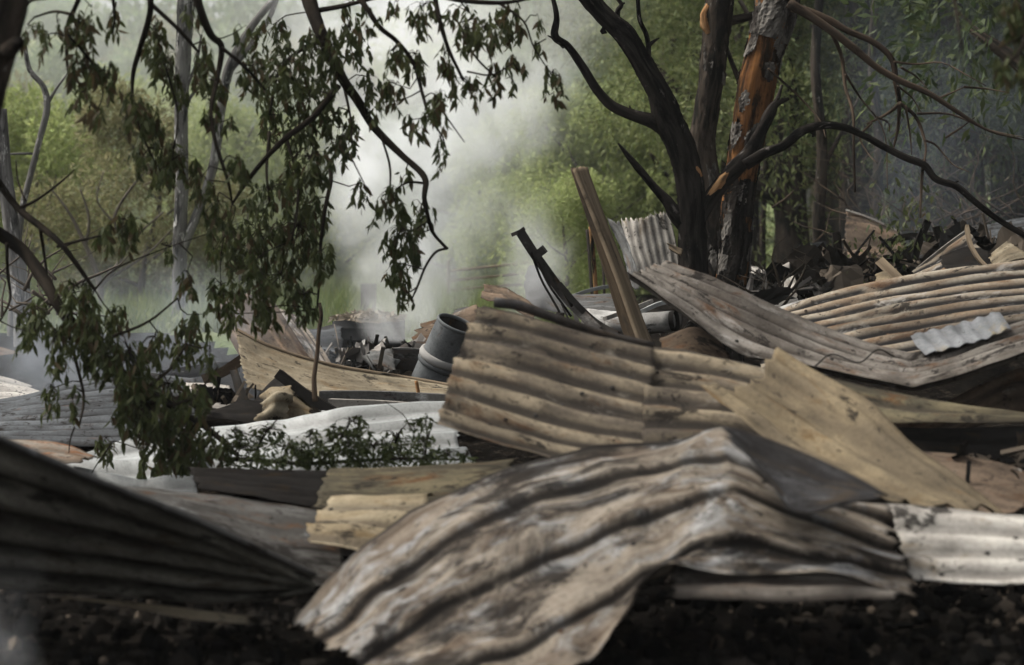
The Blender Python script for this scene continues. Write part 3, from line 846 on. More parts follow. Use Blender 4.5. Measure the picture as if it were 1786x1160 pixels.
# close dark wood
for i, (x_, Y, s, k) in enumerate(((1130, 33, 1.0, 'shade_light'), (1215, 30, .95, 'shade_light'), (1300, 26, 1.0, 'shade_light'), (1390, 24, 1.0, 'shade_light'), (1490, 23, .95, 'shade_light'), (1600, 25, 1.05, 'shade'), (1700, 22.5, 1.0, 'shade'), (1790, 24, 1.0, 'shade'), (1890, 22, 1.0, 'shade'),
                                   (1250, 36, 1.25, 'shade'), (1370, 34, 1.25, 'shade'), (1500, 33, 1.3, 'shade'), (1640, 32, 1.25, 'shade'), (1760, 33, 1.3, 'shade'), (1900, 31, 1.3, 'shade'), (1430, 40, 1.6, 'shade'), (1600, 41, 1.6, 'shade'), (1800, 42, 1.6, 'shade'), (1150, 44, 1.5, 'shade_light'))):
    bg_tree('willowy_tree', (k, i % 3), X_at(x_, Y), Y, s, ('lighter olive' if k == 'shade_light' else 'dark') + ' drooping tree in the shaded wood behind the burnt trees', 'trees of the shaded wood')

# grey trunks standing in the smoke
def trunk_tree(name, label, base_px, d, trunk, limbs, mat, cat='tree', nseg=14):
    b = P(*base_px, d); b[2] = float(gh(b[0], b[1]))
    r = thing(name, b, label, cat)
    limb('trunk', px(trunk, d), mat, r, nseg)
    for l in limbs: limb('branch', px(l, d + (l[0][2] if len(l[0]) > 3 else 0)), mat, r, 9)
    return r
trunk_tree('grey_tree', 'tall pale grey tree forked low, seen through the hanging leaves', (316, 640), 19,
           [(316, 655, 17), (314, 560, 14.5), (313, 440, 12.5), (317, 320, 12), (316, 200, 12), (319, 100, 14), (326, -20, 16)],
           [[(314, 445, 9), (345, 370, 8), (372, 290, 8.5), (384, 200, 8.5), (400, 120, 9), (440, 45, 7), (490, -15, 6)],
            [(400, 125, 5.5), (430, 88, 5), (468, 35, 4.5), (486, -10, 4)], [(326, 150, 4), (340, 118, 3), (352, 60, 2)], [(316, 210, 4), (332, 170, 3), (350, 150, 1.5)], [(330, 12, 7), (310, -10, 7)]], 'grey_trunk')
trunk_tree('thin_tree', 'thin bent bare tree beside the dark corner trunk', (20, 620), 17.5,
           [(18, 640, 9), (26, 480, 7), (38, 370, 6), (52, 310, 5.5), (70, 240, 5.5), (82, 186, 6), (76, 152, 5), (52, 122, 4.5), (42, 75, 4)],
           [[(84, 180, 3), (98, 155, 2.4), (118, 128, 1.6)], [(60, 268, 2.5), (30, 268, 2), (0, 270, 1.6)]], 'grey_trunk')
trunk_tree('smoky_trunk', 'wide grey trunk fading into smoke behind the fallen bough', (44, 660), 15.5,
           [(46, 690, 25), (44, 600, 20), (38, 520, 17), (24, 420, 15), (8, 300, 13), (2, 190, 10)], [[(12, 330, 5), (-20, 260, 4)]], 'grey_trunk')
trunk_tree('bare_shrub', 'leafless brown shrub with spread stems between grey trunk and thin tree', (185, 500), 22,
           [(180, 545, 6), (170, 480, 5), (150, 430, 4), (120, 370, 2.5), (90, 330, 1.5)],
           [[(175, 500, 4), (215, 440, 3.5), (200, 380, 3), (235, 320, 2), (262, 290, 1)], [(150, 430, 3), (155, 380, 2.5), (140, 330, 1.5)], [(212, 445, 3), (240, 410, 2.5), (285, 370, 1.5)], [(200, 390, 2), (170, 350, 1.5), (180, 300, 1)], [(185, 490, 3), (260, 440, 2), (300, 400, 1)]], 'twig_grey')
for (x_, yb, d, w, lab) in ((1428, 450, 20, 22, 'dark straight trunk in the shaded wood above the small square sheet'), (1527, 440, 21, 19, 'black trunk in the shaded wood beside the upright brown panel'), (1330, 470, 24, 10, 'slim dark trunk in the shaded wood right beside the orange trunk'), (1640, 420, 22, 12, 'thin dark trunk in the shaded wood over the smoky roof sheet')):
    b = P(x_, yb, d); b[2] = float(gh(b[0], b[1]))
    r = thing('woodland_trunk', b, lab.replace(' right', ''), 'tree')
    limb('trunk', px([(x_ + 4, yb + 60, w * .6), (x_, yb - 60, w * .52), (x_ + 6, yb - 190, w * .45), (x_ - 6, yb - 330, w * .4), (x_ + 3, yb - 470, w * .34)], d), 'scorched_bark', r)
    limb('branch', px([(x_ + 4, yb - 150, w * .25), (x_ + 40, yb - 220, w * .15), (x_ + 80, yb - 300, w * .08)], d), 'scorched_bark', r, 8)

# ---------------------------------------------------------------- the three burnt stems
D1 = 13.2
A = thing('burnt_tree', (*P(1212, 500, D1)[:2], float(gh(P(1212, 500, D1)[0], D1))), 'charcoal black forked tree with broken branches and a long bare arm', 'tree')
limb('trunk', px([(1214, 660, 33), (1212, 540, 30), (1210, 470, 26), (1207, 400, 24), (1203, 320, 24), (1190, 262, 25), (1165, 210, 26), (1148, 160, 20), (1120, 110, 19), (1090, 62, 19), (1052, 25, 17), (1015, -18, 17)], D1), 'black_wood', A, 40, .012, .11)
limb('branch', px([(1168, 232, 14), (1140, 212, 13), (1105, 202, 10), (1068, 185, 9), (1040, 155, 8), (1015, 115, 7.5), (990, 80, 6.5), (968, 64, 7), (971, 30, 5), (962, -14, 3.5)], D1), 'black_wood', A, 12, .02)
limb('broken_branch', px([(1205, 400, 15), (1182, 378, 13), (1165, 352, 10), (1140, 325, 7), (1112, 292, 6), (1092, 268, 4), (1078, 250, 1.5)], D1), 'black_wood', A, 10, .015, .16)
limb('branch', px([(1215, 385, 14), (1235, 352, 14), (1258, 322, 14), (1280, 297, 15), (1305, 270, 14), (1328, 228, 11), (1342, 200, 11), (1352, 182, 7), (1376, 172, 2.5)], D1), 'black_wood', A, 12, .015, .12)
limb('branch', px([(1300, 288, 10), (1332, 268, 9.5), (1365, 255, 8), (1400, 228, 8), (1435, 219, 7), (1472, 222, 6.5), (1510, 238, 6), (1545, 258, 6), (1580, 275, 6.5), (1612, 288, 6.5), (1632, 312, 6), (1668, 325, 6), (1700, 352, 5.5), (1740, 382, 5.5), (1795, 415, 5)], D1 - .1), 'black_wood', A, 10, .02, .1)
for p in ([(1128, 124, 6), (1131, 90, 5), (1127, 60, 4.5), (1116, 35, 4), (1112, -10, 3.5)], [(1131, 80, 4), (1140, 72, 3), (1150, 66, 1.2)], [(1076, 35, 6), (1078, 18, 5), (1084, 8, 4), (1072, -8, 3)], [(1082, 8, 3), (1090, 5, 1.5)], [(1134, 122, 4), (1132, 100, 3), (1134, 80, 2)],
          [(1196, 268, 8), (1212, 290, 5), (1222, 306, 3)], [(1345, 196, 6), (1358, 168, 4), (1364, 148, 2)], [(1168, 190, 5), (1167, 178, 3), (1168, 172, 1)], [(1100, 196, 4), (1099, 188, 2), (1098, 184, .8)], [(985, 82, 5), (968, 68, 3), (955, 62, 1)], [(1415, 226, 6), (1420, 236, 4), (1416, 238, 2)], [(1640, 318, 3), (1660, 320, 2), (1672, 316, 1)], [(1055, 52, 8), (1048, 57, 4)]):
    limb('stub', px(p, D1), 'black_wood', A, 7, .01, .15)
limb('split', px([(1230, 348, 2), (1250, 328, 7), (1268, 306, 6), (1280, 292, 1)], D1 - .027), 'raw_wood', A, 14, .006, .4, label='pale split where bark has torn off')
limb('split', px([(1208, 285, 2), (1216, 296, 5), (1224, 308, 2)], D1 - .05), 'raw_wood', A, 8, .01, .2)

D2 = 14.4
Bt = thing('scorched_tree', (*P(1240, 500, D2)[:2], float(gh(P(1240, 500, D2)[0], D2))), 'straight scorched dark trunk with pale bark remnants between black and orange stems', 'tree')
bpts = px([(1250, 640, 34), (1247, 500, 30), (1243, 420, 26), (1236, 330, 23), (1226, 250, 22), (1240, 150, 22), (1247, 80, 23), (1252, 20, 25), (1258, -30, 25)], D2)
limb('trunk', bpts, 'scorched_bark', Bt, 40, .012, .10)
for i, (a0, a1, s0, s1) in enumerate(((.02, .98, .36, .50), (.0, .5, .66, .80), (.5, 1.0, .60, .82), (.0, 1.0, .42, .47), (.1, .7, .2, .34))):
    bark_shell(bpts, 'bark', Bt, a0, a1, s0, s1, .007, 11 + i, .35)
limb('broken_knot', px([(1238, 58, 7), (1230, 42, 8), (1229, 26, 7), (1236, 8, 4)], D2 - .045), 'raw_wood', Bt, 16, .006, .5, label='torn pale orange knot')
limb('branch', px([(1258, 40, 9), (1285, 34, 8), (1318, 26, 7), (1340, 18, 6)], D2), 'scorched_bark', Bt, 9)
limb('branch', px([(1262, 70, 4), (1275, 105, 4), (1292, 150, 5), (1300, 180, 4)], D2), 'scorched_bark', Bt, 8)
limb('branch', px([(1290, 0, 4), (1308, 32, 3.5), (1312, 60, 3)], D2), 'twig_grey', Bt, 8)

D3 = 13.9
Ct = thing('peeled_tree', (*P(1285, 500, D3)[:2], float(gh(P(1285, 500, D3)[0], D3))), 'leaning tree with bright orange peeled trunk and flaking white bark', 'tree')
cpts = px([(1262, 640, 34), (1272, 520, 28), (1282, 440, 26), (1286, 360, 27), (1294, 300, 27), (1306, 230, 30), (1318, 160, 32), (1330, 100, 32), (1348, 40, 34), (1360, -30, 38)], D3)
limb('trunk', cpts, 'orange_wood', Ct, 40, .012, .06)
for i, (a0, a1, s0, s1, th) in enumerate(((0, 1, .84, 1.0, -.9), (.0, 1, .70, .86, .15), (.0, 1.0, .02, .34, .2), (.0, 1, .27, .48, .3), (.0, .55, .5, .74, .32), (.5, 1, .5, .76, .32))):
    bark_shell(cpts, 'bark', Ct, a0, a1, s0, s1, .009, 31 + i, th)
for i, (a0, a1, s0, s1, th) in enumerate(((0, 1, .0, .47, -.55), (.3, 1, .4, .6, .25), (0, .6, .55, .8, .45))):
    bark_shell(cpts, 'black_wood', Ct, a0, a1, s0, s1, .005, 71 + i, th, 'charred_bark')
def branchlets(root, specs, d, mat, r0, r1, dv=.15):
    for p in specs:
        limb('branch', px2(p, d, r0, r1, dv), mat, root, 7, .04, .12)
limb('branch', px([(1382, 12, 9), (1415, 24, 8), (1445, 35, 6.5), (1475, 52, 6), (1530, 78, 5.5), (1556, 105, 5), (1562, 140, 5), (1569, 178, 4.5)], D3 - .3), 'twig', Ct, 9, .03, .12)
limb('branch', px([(1375, 5, 9), (1430, 40, 7.5), (1490, 85, 7), (1530, 118, 6), (1572, 142, 5.5), (1620, 163, 5), (1662, 190, 4), (1725, 228, 2.5), (1790, 245, 1)], D3 - .5), 'twig', Ct, 9, .03, .12)
branchlets(Ct, [[(1450, 55), (1468, 100), (1474, 150), (1488, 200), (1489, 260), (1491, 335)], [(1569, 180), (1598, 205), (1614, 250), (1612, 285)], [(1569, 180), (1566, 225), (1558, 260)], [(1569, 182), (1545, 200), (1512, 216)],
                [(1612, 280), (1608, 310), (1605, 380)]], D3 - .4, 'twig', 4, 1.6)
branchlets(Ct, [[(1560, 108), (1600, 112), (1640, 109), (1688, 132), (1720, 150)], [(1636, 172), (1660, 162), (1682, 152)], [(1682, 152), (1720, 155), (1760, 162)], [(1566, 150), (1592, 172), (1608, 198)], [(1600, 198), (1660, 200), (1720, 225), (1786, 240)],
                [(1572, 118), (1600, 135), (1618, 155)], [(1580, 185), (1588, 240), (1590, 270)], [(1614, 245), (1634, 255), (1660, 285), (1690, 300)], [(1520, 215), (1500, 240), (1512, 265), (1530, 285)], [(1650, 240), (1680, 220), (1700, 205)], [(1490, 300), (1492, 330)], [(1530, 205), (1550, 215), (1552, 230)],
                [(1340, 120), (1400, 175), (1430, 210), (1440, 240)], [(1475, 130), (1500, 170), (1540, 225), (1548, 330)]], D3 - .4, 'twig', 2.2, .8)

# trees added outside the picture on the near right to shade that side
for i, (X, Y, s) in enumerate(((4.6, 16, 1.25), (6.2, 11.5, 1.3), (5.4, 20, 1.3))):
    bg_tree('willowy_tree', ('shade', i), X, Y, s, 'dark drooping tree added to shade the edge of the wood', 'trees of the shaded wood')

# ================================================================ WRECKAGE
# --- sheets nearest to the camera
sheet('ribbed_sheet', 'big scorched brown sheet arched over the ground with soot and white ash streaks',
      [[(508,1078,6.32),(600,975,6.55),(740,876,6.85),(880,812,7.0),(1060,775,7.05),(1190,752,7.0),(1262,738,6.9),(1330,790,6.75),(1440,850,6.65),(1548,870,6.6)],
       [(540,1100,6.2),(620,1040,6.3),(760,940,6.5),(900,875,6.65),(1050,838,6.72),(1190,808,6.7),(1268,790,6.62),(1350,838,6.55),(1450,876,6.5),(1549,900,6.5)],
       [(580,1130,6.05),(690,1050,6.18),(830,975,6.32),(980,920,6.42),(1120,885,6.46),(1220,850,6.46),(1275,838,6.44),(1370,880,6.4),(1470,910,6.4),(1556,935,6.4)],
       [(630,1160,5.95),(760,1092,6.05),(900,1035,6.15),(1040,985,6.24),(1160,945,6.28),(1230,912,6.3),(1280,894,6.32),(1380,925,6.3),(1480,948,6.3),(1572,972,6.3)],
       [(700,1205,5.8),(830,1150,5.88),(960,1098,5.98),(1060,1050,6.08),(1140,1000,6.14),(1200,968,6.2),(1290,955,6.24),(1390,972,6.24),(1490,985,6.24),(1582,1005,6.24)],
       [(790,1250,5.7),(900,1210,5.75),(1000,1165,5.82),(1048,1130,5.9),(1095,1060,6.0),(1168,992,6.1),(1300,1002,6.18),(1400,1003,6.18),(1500,1008,6.18),(1590,1043,6.18)]],
      'brown', n=3.6, prof='lap', amp=.10, dent=.004, fold=.02, ragged=.02, nails=5, corner=6)
sheet('metal_offcut', 'pale narrow strip with a joint tucked under the arched brown sheet', [[(1172,990,6.24),(1290,984,6.26),(1400,986,6.26),(1500,996,6.26),(1566,1022,6.26)], [(1175,1040,6.08),(1290,1043,6.1),(1400,1045,6.1),(1500,1043,6.1),(1562,1044,6.1)]], 'rusty_grey', n=2, amp=.12)
sheet('metal_flap', 'dark slate grey torn flap folded over the arched brown sheet', [[(1256,742,6.42),(1310,752,6.46),(1400,785,6.46),(1470,822,6.40),(1536,862,6.30)], [(1285,775,6.30),(1330,810,6.28),(1390,835,6.26),(1460,855,6.24),(1534,866,6.24)], [(1318,808,6.20),(1350,842,6.16),(1385,885,6.14),(1410,894,6.14),(1470,880,6.18),(1530,868,6.22)]], 'slate', n=1, prof='flat', dent=.012, ragged=.03)
sheet('metal_flashing', 'long tan flashing with torn top end slanting across the pile', [[(1220,668,7.35),(1275,712,7.2),(1345,765,7.05),(1445,822,6.9),(1552,872,6.8)], [(1268,684,7.45),(1330,722,7.32),(1420,790,7.12),(1520,845,6.95),(1610,882,6.86)], [(1318,662,7.5),(1400,712,7.36),(1490,775,7.18),(1580,835,7.02),(1690,892,6.92)], [(1358,606,7.6),(1402,634,7.55),(1464,668,7.45),(1520,700,7.38),(1560,740,7.3),(1605,782,7.22),(1672,830,7.1),(1753,897,6.98)]], 'tan', n=3, prof='trap', amp=.10, dent=.006, fold=.006, ragged=.03)
sheet('corrugated_sheet', 'pale grey white corrugated sheet under the foot of the tan flashing', [[(1546,878,6.75),(1620,884,6.75),(1700,894,6.75),(1830,904,6.75)], [(1575,960,6.6),(1660,962,6.6),(1740,965,6.6),(1830,968,6.6)], [(1592,1018,6.5),(1650,1022,6.5),(1730,1026,6.5),(1830,1020,6.5)]], 'pale', n=3.5, amp=.13, dent=.012, nails=4)
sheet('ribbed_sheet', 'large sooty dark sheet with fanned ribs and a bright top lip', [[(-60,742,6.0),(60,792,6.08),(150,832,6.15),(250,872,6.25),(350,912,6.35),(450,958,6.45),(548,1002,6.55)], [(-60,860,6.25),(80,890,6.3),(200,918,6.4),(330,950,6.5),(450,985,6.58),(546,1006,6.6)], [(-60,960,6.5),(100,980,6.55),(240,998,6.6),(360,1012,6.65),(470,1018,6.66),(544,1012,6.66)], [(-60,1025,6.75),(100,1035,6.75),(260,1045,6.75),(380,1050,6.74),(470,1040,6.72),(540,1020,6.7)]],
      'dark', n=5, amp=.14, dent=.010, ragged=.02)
limb('rolled_lip', px([(-60,740,5.99,6),(60,790,6.07,6),(150,830,6.14,6),(250,869,6.24,6),(350,910,6.34,6),(450,956,6.44,5.5),(550,1002,6.54,4)]), 'dark_twig', bpy.data.objects['ribbed_sheet.001'], 8).data.materials[0] = M['grey']
sheet('metal_offcut', 'thin pale curved strip in the black shadow under the sooty dark sheet', [[(90,1040,6.6),(230,1050,6.55),(330,1060,6.5),(432,1072,6.48)], [(110,1043,6.58),(230,1058,6.5),(330,1078,6.46),(430,1086,6.44)]], 'cream', n=1, prof='flat', dent=.004)
sheet('ridge_capping', 'soot stained grey capping sheet lying behind the bright lip of the sooty sheet', [[(205,845,7.75),(300,852,7.7),(400,862,7.65),(490,876,7.6),(590,892,7.6)], [(230,862,7.55),(330,872,7.5),(440,886,7.48),(590,912,7.45)], [(300,905,7.35),(400,935,7.3),(500,965,7.25),(600,985,7.25)], [(380,950,7.2),(460,985,7.15),(540,1020,7.1),(600,1030,7.1)]], 'soot_grey', n=2, prof='flat', dent=.016, ragged=.02)
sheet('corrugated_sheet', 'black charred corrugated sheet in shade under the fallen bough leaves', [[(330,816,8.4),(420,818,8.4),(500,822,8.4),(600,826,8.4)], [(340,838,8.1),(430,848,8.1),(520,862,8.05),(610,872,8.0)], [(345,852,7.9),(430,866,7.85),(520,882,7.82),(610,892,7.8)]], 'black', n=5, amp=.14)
sheet('metal_flashing', 'grey and tan flat plate beside the leafy clump, its end burnt orange', [[(570,812,8.0),(640,812,8.0),(740,808,8.0),(900,800,8.0)], [(560,850,7.75),(650,850,7.75),(750,846,7.75),(880,840,7.75)], [(553,886,7.5),(640,890,7.5),(740,888,7.5),(860,880,7.5)]], 'olive', n=1, prof='flat', dent=.012, ragged=.02)
sheet('corrugated_sheet', 'yellowed corrugated offcut peeping out behind the arched brown sheet', [[(590,872,7.6),(660,868,7.6),(760,864,7.6)], [(560,905,7.35),(650,905,7.3),(730,905,7.3)], [(538,930,7.15),(620,935,7.1),(690,945,7.1)], [(548,965,7.0),(610,975,6.95),(660,985,6.95)]], 'yellow', n=3.5, amp=.15, nails=2)

# --- the rust brown sheet in the middle and what lies behind it
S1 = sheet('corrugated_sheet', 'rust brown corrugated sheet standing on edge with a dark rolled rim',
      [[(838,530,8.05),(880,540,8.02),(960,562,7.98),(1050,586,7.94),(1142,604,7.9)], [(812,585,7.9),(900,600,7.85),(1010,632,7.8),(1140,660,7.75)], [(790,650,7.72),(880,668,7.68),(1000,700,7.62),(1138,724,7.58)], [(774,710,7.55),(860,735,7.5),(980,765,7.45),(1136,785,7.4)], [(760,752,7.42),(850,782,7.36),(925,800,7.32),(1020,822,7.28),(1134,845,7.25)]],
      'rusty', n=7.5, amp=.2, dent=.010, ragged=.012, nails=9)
limb('rolled_rim', px([(862,528,8.06,9),(900,532,8.05,9.5),(960,552,8.02,9),(1050,582,7.97,8),(1140,603,7.93,7)]), 'dark_twig', S1, 9).data.materials[0] = M['slate']
sheet('corrugated_sheet', 'rust brown corrugated sheet lapped over by its neighbour and reaching under the tan flashing',
      [[(1126,602,7.97),(1200,610,7.97),(1280,626,7.95),(1380,650,7.92)], [(1124,670,7.75),(1200,678,7.75),(1290,692,7.72),(1390,712,7.7)], [(1122,735,7.52),(1200,742,7.5),(1300,752,7.48),(1390,770,7.45)], [(1120,850,7.25),(1200,835,7.25),(1300,830,7.22),(1390,835,7.2)]], 'rusty', n=6, amp=.2, nails=4)
sheet('corrugated_sheet', 'olive brown tapering sheet end sticking out behind the tan flashing', [[(1440,658,8.35),(1530,678,8.3),(1640,702,8.25),(1830,738,8.2)], [(1440,690,8.2),(1540,706,8.15),(1650,722,8.12),(1830,739,8.1)], [(1440,725,8.05),(1540,738,8.0),(1660,740,8.02),(1830,741,8.05)]], 'olive', n=2, amp=.12)
sheet('corrugated_sheet', 'grey brown corrugated sheet sagging in a saddle shape across the heap',
      [[(1166,462,9.9),(1240,488,9.8),(1320,524,9.65),(1440,574,9.4),(1530,606,9.25),(1588,622,9.15),(1640,612,9.2),(1720,588,9.3),(1830,556,9.45)],
       [(1128,474,9.6),(1210,508,9.5),(1310,556,9.3),(1420,602,9.1),(1520,634,8.95),(1590,648,8.88),(1650,635,8.92),(1730,606,9.02),(1830,574,9.15)],
       [(1108,484,9.35),(1190,528,9.2),(1300,590,9.0),(1400,628,8.85),(1500,654,8.72),(1592,668,8.65),(1660,652,8.68),(1740,625,8.78),(1830,595,8.9)],
       [(1088,490,9.2),(1180,550,9.0),(1290,624,8.8),(1390,644,8.65),(1490,666,8.55),(1594,688,8.45),(1670,668,8.48),(1750,640,8.55),(1830,612,8.65)]],
      'rusty_grey', n=5.5, amp=.18, dent=.007, ragged=.015, nails=6, corner=5)
sheet('corrugated_sheet', 'wide rust striped corrugated sheet curving up behind the saddle shaped sheet',
      [[(1362,546,11.3),(1430,518,11.3),(1520,494,11.3),(1640,474,11.3),(1830,450,11.3)], [(1340,580,11.0),(1430,556,11.0),(1530,535,11.0),(1650,516,11.0),(1830,495,11.0)], [(1330,620,10.6),(1440,602,10.6),(1540,582,10.6),(1660,560,10.6),(1830,540,10.6)], [(1330,670,10.1),(1450,655,10.1),(1550,640,10.1),(1670,620,10.1),(1830,600,10.1)]],
      'striped', n=9, amp=.2, dent=.008, nails=7)
sheet('plastic_sheet', 'small pale translucent corrugated scrap lying on the saddle shaped sheet', [[(1588,586,9.28),(1598,602,9.1),(1614,618,8.95)], [(1640,574,9.28),(1655,592,9.1),(1668,606,8.95)], [(1695,560,9.3),(1705,578,9.15),(1720,592,9.0)], [(1744,544,9.32),(1754,558,9.2),(1764,572,9.08)]], 'translucent', n=6, amp=.14, dent=.008, ragged=.01)
sheet('metal_flashing', 'mottled dark plate in the shadow right of the tan flashing foot'.replace(' right of', ' beside'), [[(1600,788,7.9),(1680,795,7.9),(1760,815,7.9),(1800,830,7.9)], [(1640,850,7.6),(1700,862,7.6),(1750,872,7.6),(1790,880,7.6)], [(1660,900,7.4),(1700,905,7.4),(1740,900,7.4),(1770,895,7.4)]], 'brown_dark', n=1, prof='flat', dent=.01)
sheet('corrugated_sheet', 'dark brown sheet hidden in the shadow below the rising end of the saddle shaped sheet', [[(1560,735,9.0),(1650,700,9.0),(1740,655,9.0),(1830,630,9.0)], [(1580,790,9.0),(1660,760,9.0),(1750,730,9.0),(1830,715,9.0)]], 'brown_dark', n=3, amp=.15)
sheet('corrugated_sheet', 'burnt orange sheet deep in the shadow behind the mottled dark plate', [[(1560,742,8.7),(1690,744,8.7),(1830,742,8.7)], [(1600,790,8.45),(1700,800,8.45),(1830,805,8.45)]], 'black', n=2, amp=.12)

# --- leaning board, bent truss, upright sheet
B = thing('leaning_board', P(1112, 590, 10.8), 'tall weathered board channel leaning over the middle of the wreckage', 'board')
sheet('board', None, [[(994,294,11.5),(1022,378,11.4),(1052,470,11.3),(1080,560,11.2),(1094,604,11.15)], [(1003,293,11.48),(1037,378,11.38),(1072,470,11.28),(1104,560,11.18),(1120,604,11.12)]], 'beam', parent=B, n=1, prof='flat', dent=.003, ragged=.01, thick=.018)
sheet('board', None, [[(1004,293,11.47),(1038,378,11.37),(1073,470,11.27),(1105,560,11.17),(1121,604,11.11)], [(1025,291,11.58),(1056,378,11.48),(1092,470,11.38),(1124,560,11.28),(1142,604,11.22)]], 'plank', parent=B, n=1, prof='flat', dent=.003, ragged=.01, thick=.018)
T = thing('bent_truss', P(1065, 572, 11.6), 'bent black steel roof truss with two thin rods, twisted by fire', 'truss')
def bar(name, pts, w, h, mat, parent, label=None):
    """a bent flat bar: (x, y, depth) centre line with a rectangular section, w wide across the picture plane and h deep"""
    C_ = catmull(np.array([P(*p) for p in pts]), np.linspace(0, 1, max(2, len(pts) * 4)))
    Tn = np.gradient(C_, axis=0); Tn /= np.linalg.norm(Tn, axis=1, keepdims=True)
    Yv = np.array((0, 1.0, 0)); X_ = np.cross(Tn, Yv); X_ /= np.linalg.norm(X_, axis=1, keepdims=True) + 1e-9
    Y_ = np.cross(X_, Tn)
    V = np.stack([C_ + X_ * a * w / 2 + Y_ * b * h / 2 for a, b in ((-1, -1), (1, -1), (1, 1), (-1, 1))], 1)
    n = len(C_); f = [tuple(q) for q in grid_faces(n, 4, True)] + [(3, 2, 1, 0), (4 * n - 4, 4 * n - 3, 4 * n - 2, 4 * n - 1)]
    s = np.linspace(0, np.linalg.norm(np.diff(C_, axis=0), axis=1).sum(), n)
    uv = np.stack([np.repeat(s, 4), np.tile([0, w, w + h, 2 * w + h], n)], 1)
    o = obj(name, V.reshape(-1, 3), f, M[mat] if isinstance(mat, str) else mat, parent, False, uv)
    if label: o['label'] = label
    return o
bar('chord', [(907,404,11.8),(930,440,11.8),(955,475,11.8),(985,516,11.8),(1015,548,11.7),(1045,578,11.6)], .048, .03, 'steel', T)
bar('chord', [(975,495,11.72),(1005,530,11.7),(1040,562,11.68),(1078,584,11.6)], .03, .03, 'steel', T)
bar('end_hook', [(915,398,11.8),(906,404,11.8),(897,408,11.78)], .018, .05, 'steel', T)
bar('bracket', [(936,445,11.76),(950,434,11.75)], .04, .05, 'steel', T)
for p in ([(926,440,11.74),(945,490,11.74),(962,520,11.72),(976,545,11.7)], [(938,458,11.74),(958,498,11.74),(978,526,11.72),(996,552,11.7)]):
    limb('rod', [(*P(*q), .006) for q in p], 'black_wood', T, 7)
limb('rod_end', px([(970,548,11.7,4),(984,550,11.7,4)]), 'black_wood', T, 8)
for p in ([(985,512),(998,535)], [(1012,535),(1022,556)], [(1030,552),(1045,566)]):
    limb('web_bar', [(*P(*q, 11.71), .007) for q in p], 'black_wood', T, 6)
sheet('corrugated_sheet', 'upright pale brown corrugated sheet propped against the black burnt tree', [[(1083,384,13.3),(1092,430,13.2),(1106,476,13.1)], [(1112,381,13.3),(1120,430,13.2),(1134,480,13.1)], [(1140,375,13.35),(1150,428,13.25),(1160,480,13.15)], [(1166,371,13.4),(1178,420,13.3),(1186,480,13.2)]], M['pale'] , n=6.5, amp=.15, dent=.012, ragged=.025)
sheet('metal_offcut', 'crumpled grey tin piece squeezed between leaning board and upright sheet', [[(1064,382,13.2),(1078,420,13.1),(1092,468,12.9),(1098,500,12.8)], [(1084,388,13.05),(1096,425,12.95),(1112,470,12.85),(1116,505,12.75)]], 'grey', n=1, prof='flat', dent=.025, ragged=.03)
sheet('metal_offcut', 'short pale strip jammed between upright sheet and black trunk', [[(1165,424,13.0),(1190,434,12.98)], [(1168,434,12.98),(1188,446,12.96)]], 'plank', n=1, prof='flat', dent=.002, thick=.01)
for i, (p, w, lab) in enumerate((([(1024,400),(1028,450),(1033,520)], 3, 'thin bamboo stake behind the leaning board, the one nearest the shrub'), ([(1030,395),(1035,450),(1040,518)], 4, 'thicker reddish bamboo stake behind the leaning board'), ([(1048,430),(1052,470),(1054,515)], 2.5, 'short thin stake close against the leaning board'))):
    r = tag(Acc().tube([(*P(x_, y_, 14.5 + i * .1), w * mpx(14.5)) for x_, y_ in p], nseg=7).build('stake', M['raw_wood' if i == 1 else 'twig_grey']), lab, 'stake')
tag(bar('rail', [(990,520,13.6),(1030,506,13.7),(1070,498,13.8)], .02, .03, 'white', None), 'white metal rail lying behind the bent truss and leaning board', 'rail')
tag(bar('rail', [(1055,556,11.4),(1100,540,11.5),(1136,526,11.6)], .02, .03, 'pale', None), 'pale edge strip lying behind the foot of the leaning board', 'rail')
tag(bar('rail', [(1120,543,12),(1150,530,12.1),(1180,524,12.2)], .02, .05, 'white', None), 'white strip above the dark hollow beside the leaning board', 'rail')
sheet('corrugated_sheet', 'flat grey brown tin sheets heap top between truss and leaning board', [[(985,512,13.4),(1040,512,13.4),(1090,516,13.4)], [(1000,548,12.8),(1050,552,12.8),(1110,556,12.8)]], 'grey', n=4, amp=.12, dent=.02)
sheet('metal_offcut', 'ash coated lumpy grey sheet at the foot of the bent truss', [[(1020,540,12.7),(1070,545,12.7),(1130,548,12.7)], [(1030,575,12.1),(1070,582,12.1),(1130,592,12.1)]], 'ash', n=2, amp=.1, dent=.03)
r = thing('flue_pipe', P(1120, 572, 11.9), 'short pale sooty pipe lying with its black open mouth beside the leaning board', 'pipe')
limb('tube', px([(1060,570,11.95,17),(1110,566,11.9,17.5),(1172,560,11.8,18)]), 'ash', r, 18)
v, f, uv, _, _ = tube_geo(px([(1171,560,11.79,17.5),(1180,559,11.78,17.8)]), nseg=18, step=.01); obj('mouth', v, f, M['black'], r)
sheet('metal_flashing', 'dark brown sheet lump under the torn end of the saddle shaped sheet', [[(1150,590,9.6),(1210,575,9.6),(1260,600,9.5)], [(1160,640,9.3),(1220,640,9.3),(1290,650,9.2)]], 'brown_dark', n=1, prof='flat', dent=.03)
sheet('metal_flashing', 'dark hollow sheet in shade over the pipe mouth', [[(1115,535,12.3),(1150,540,12.3),(1190,545,12.3)], [(1118,556,12.2),(1150,560,12.2),(1190,575,12.2)]], 'black', n=1, prof='flat', dent=.02)

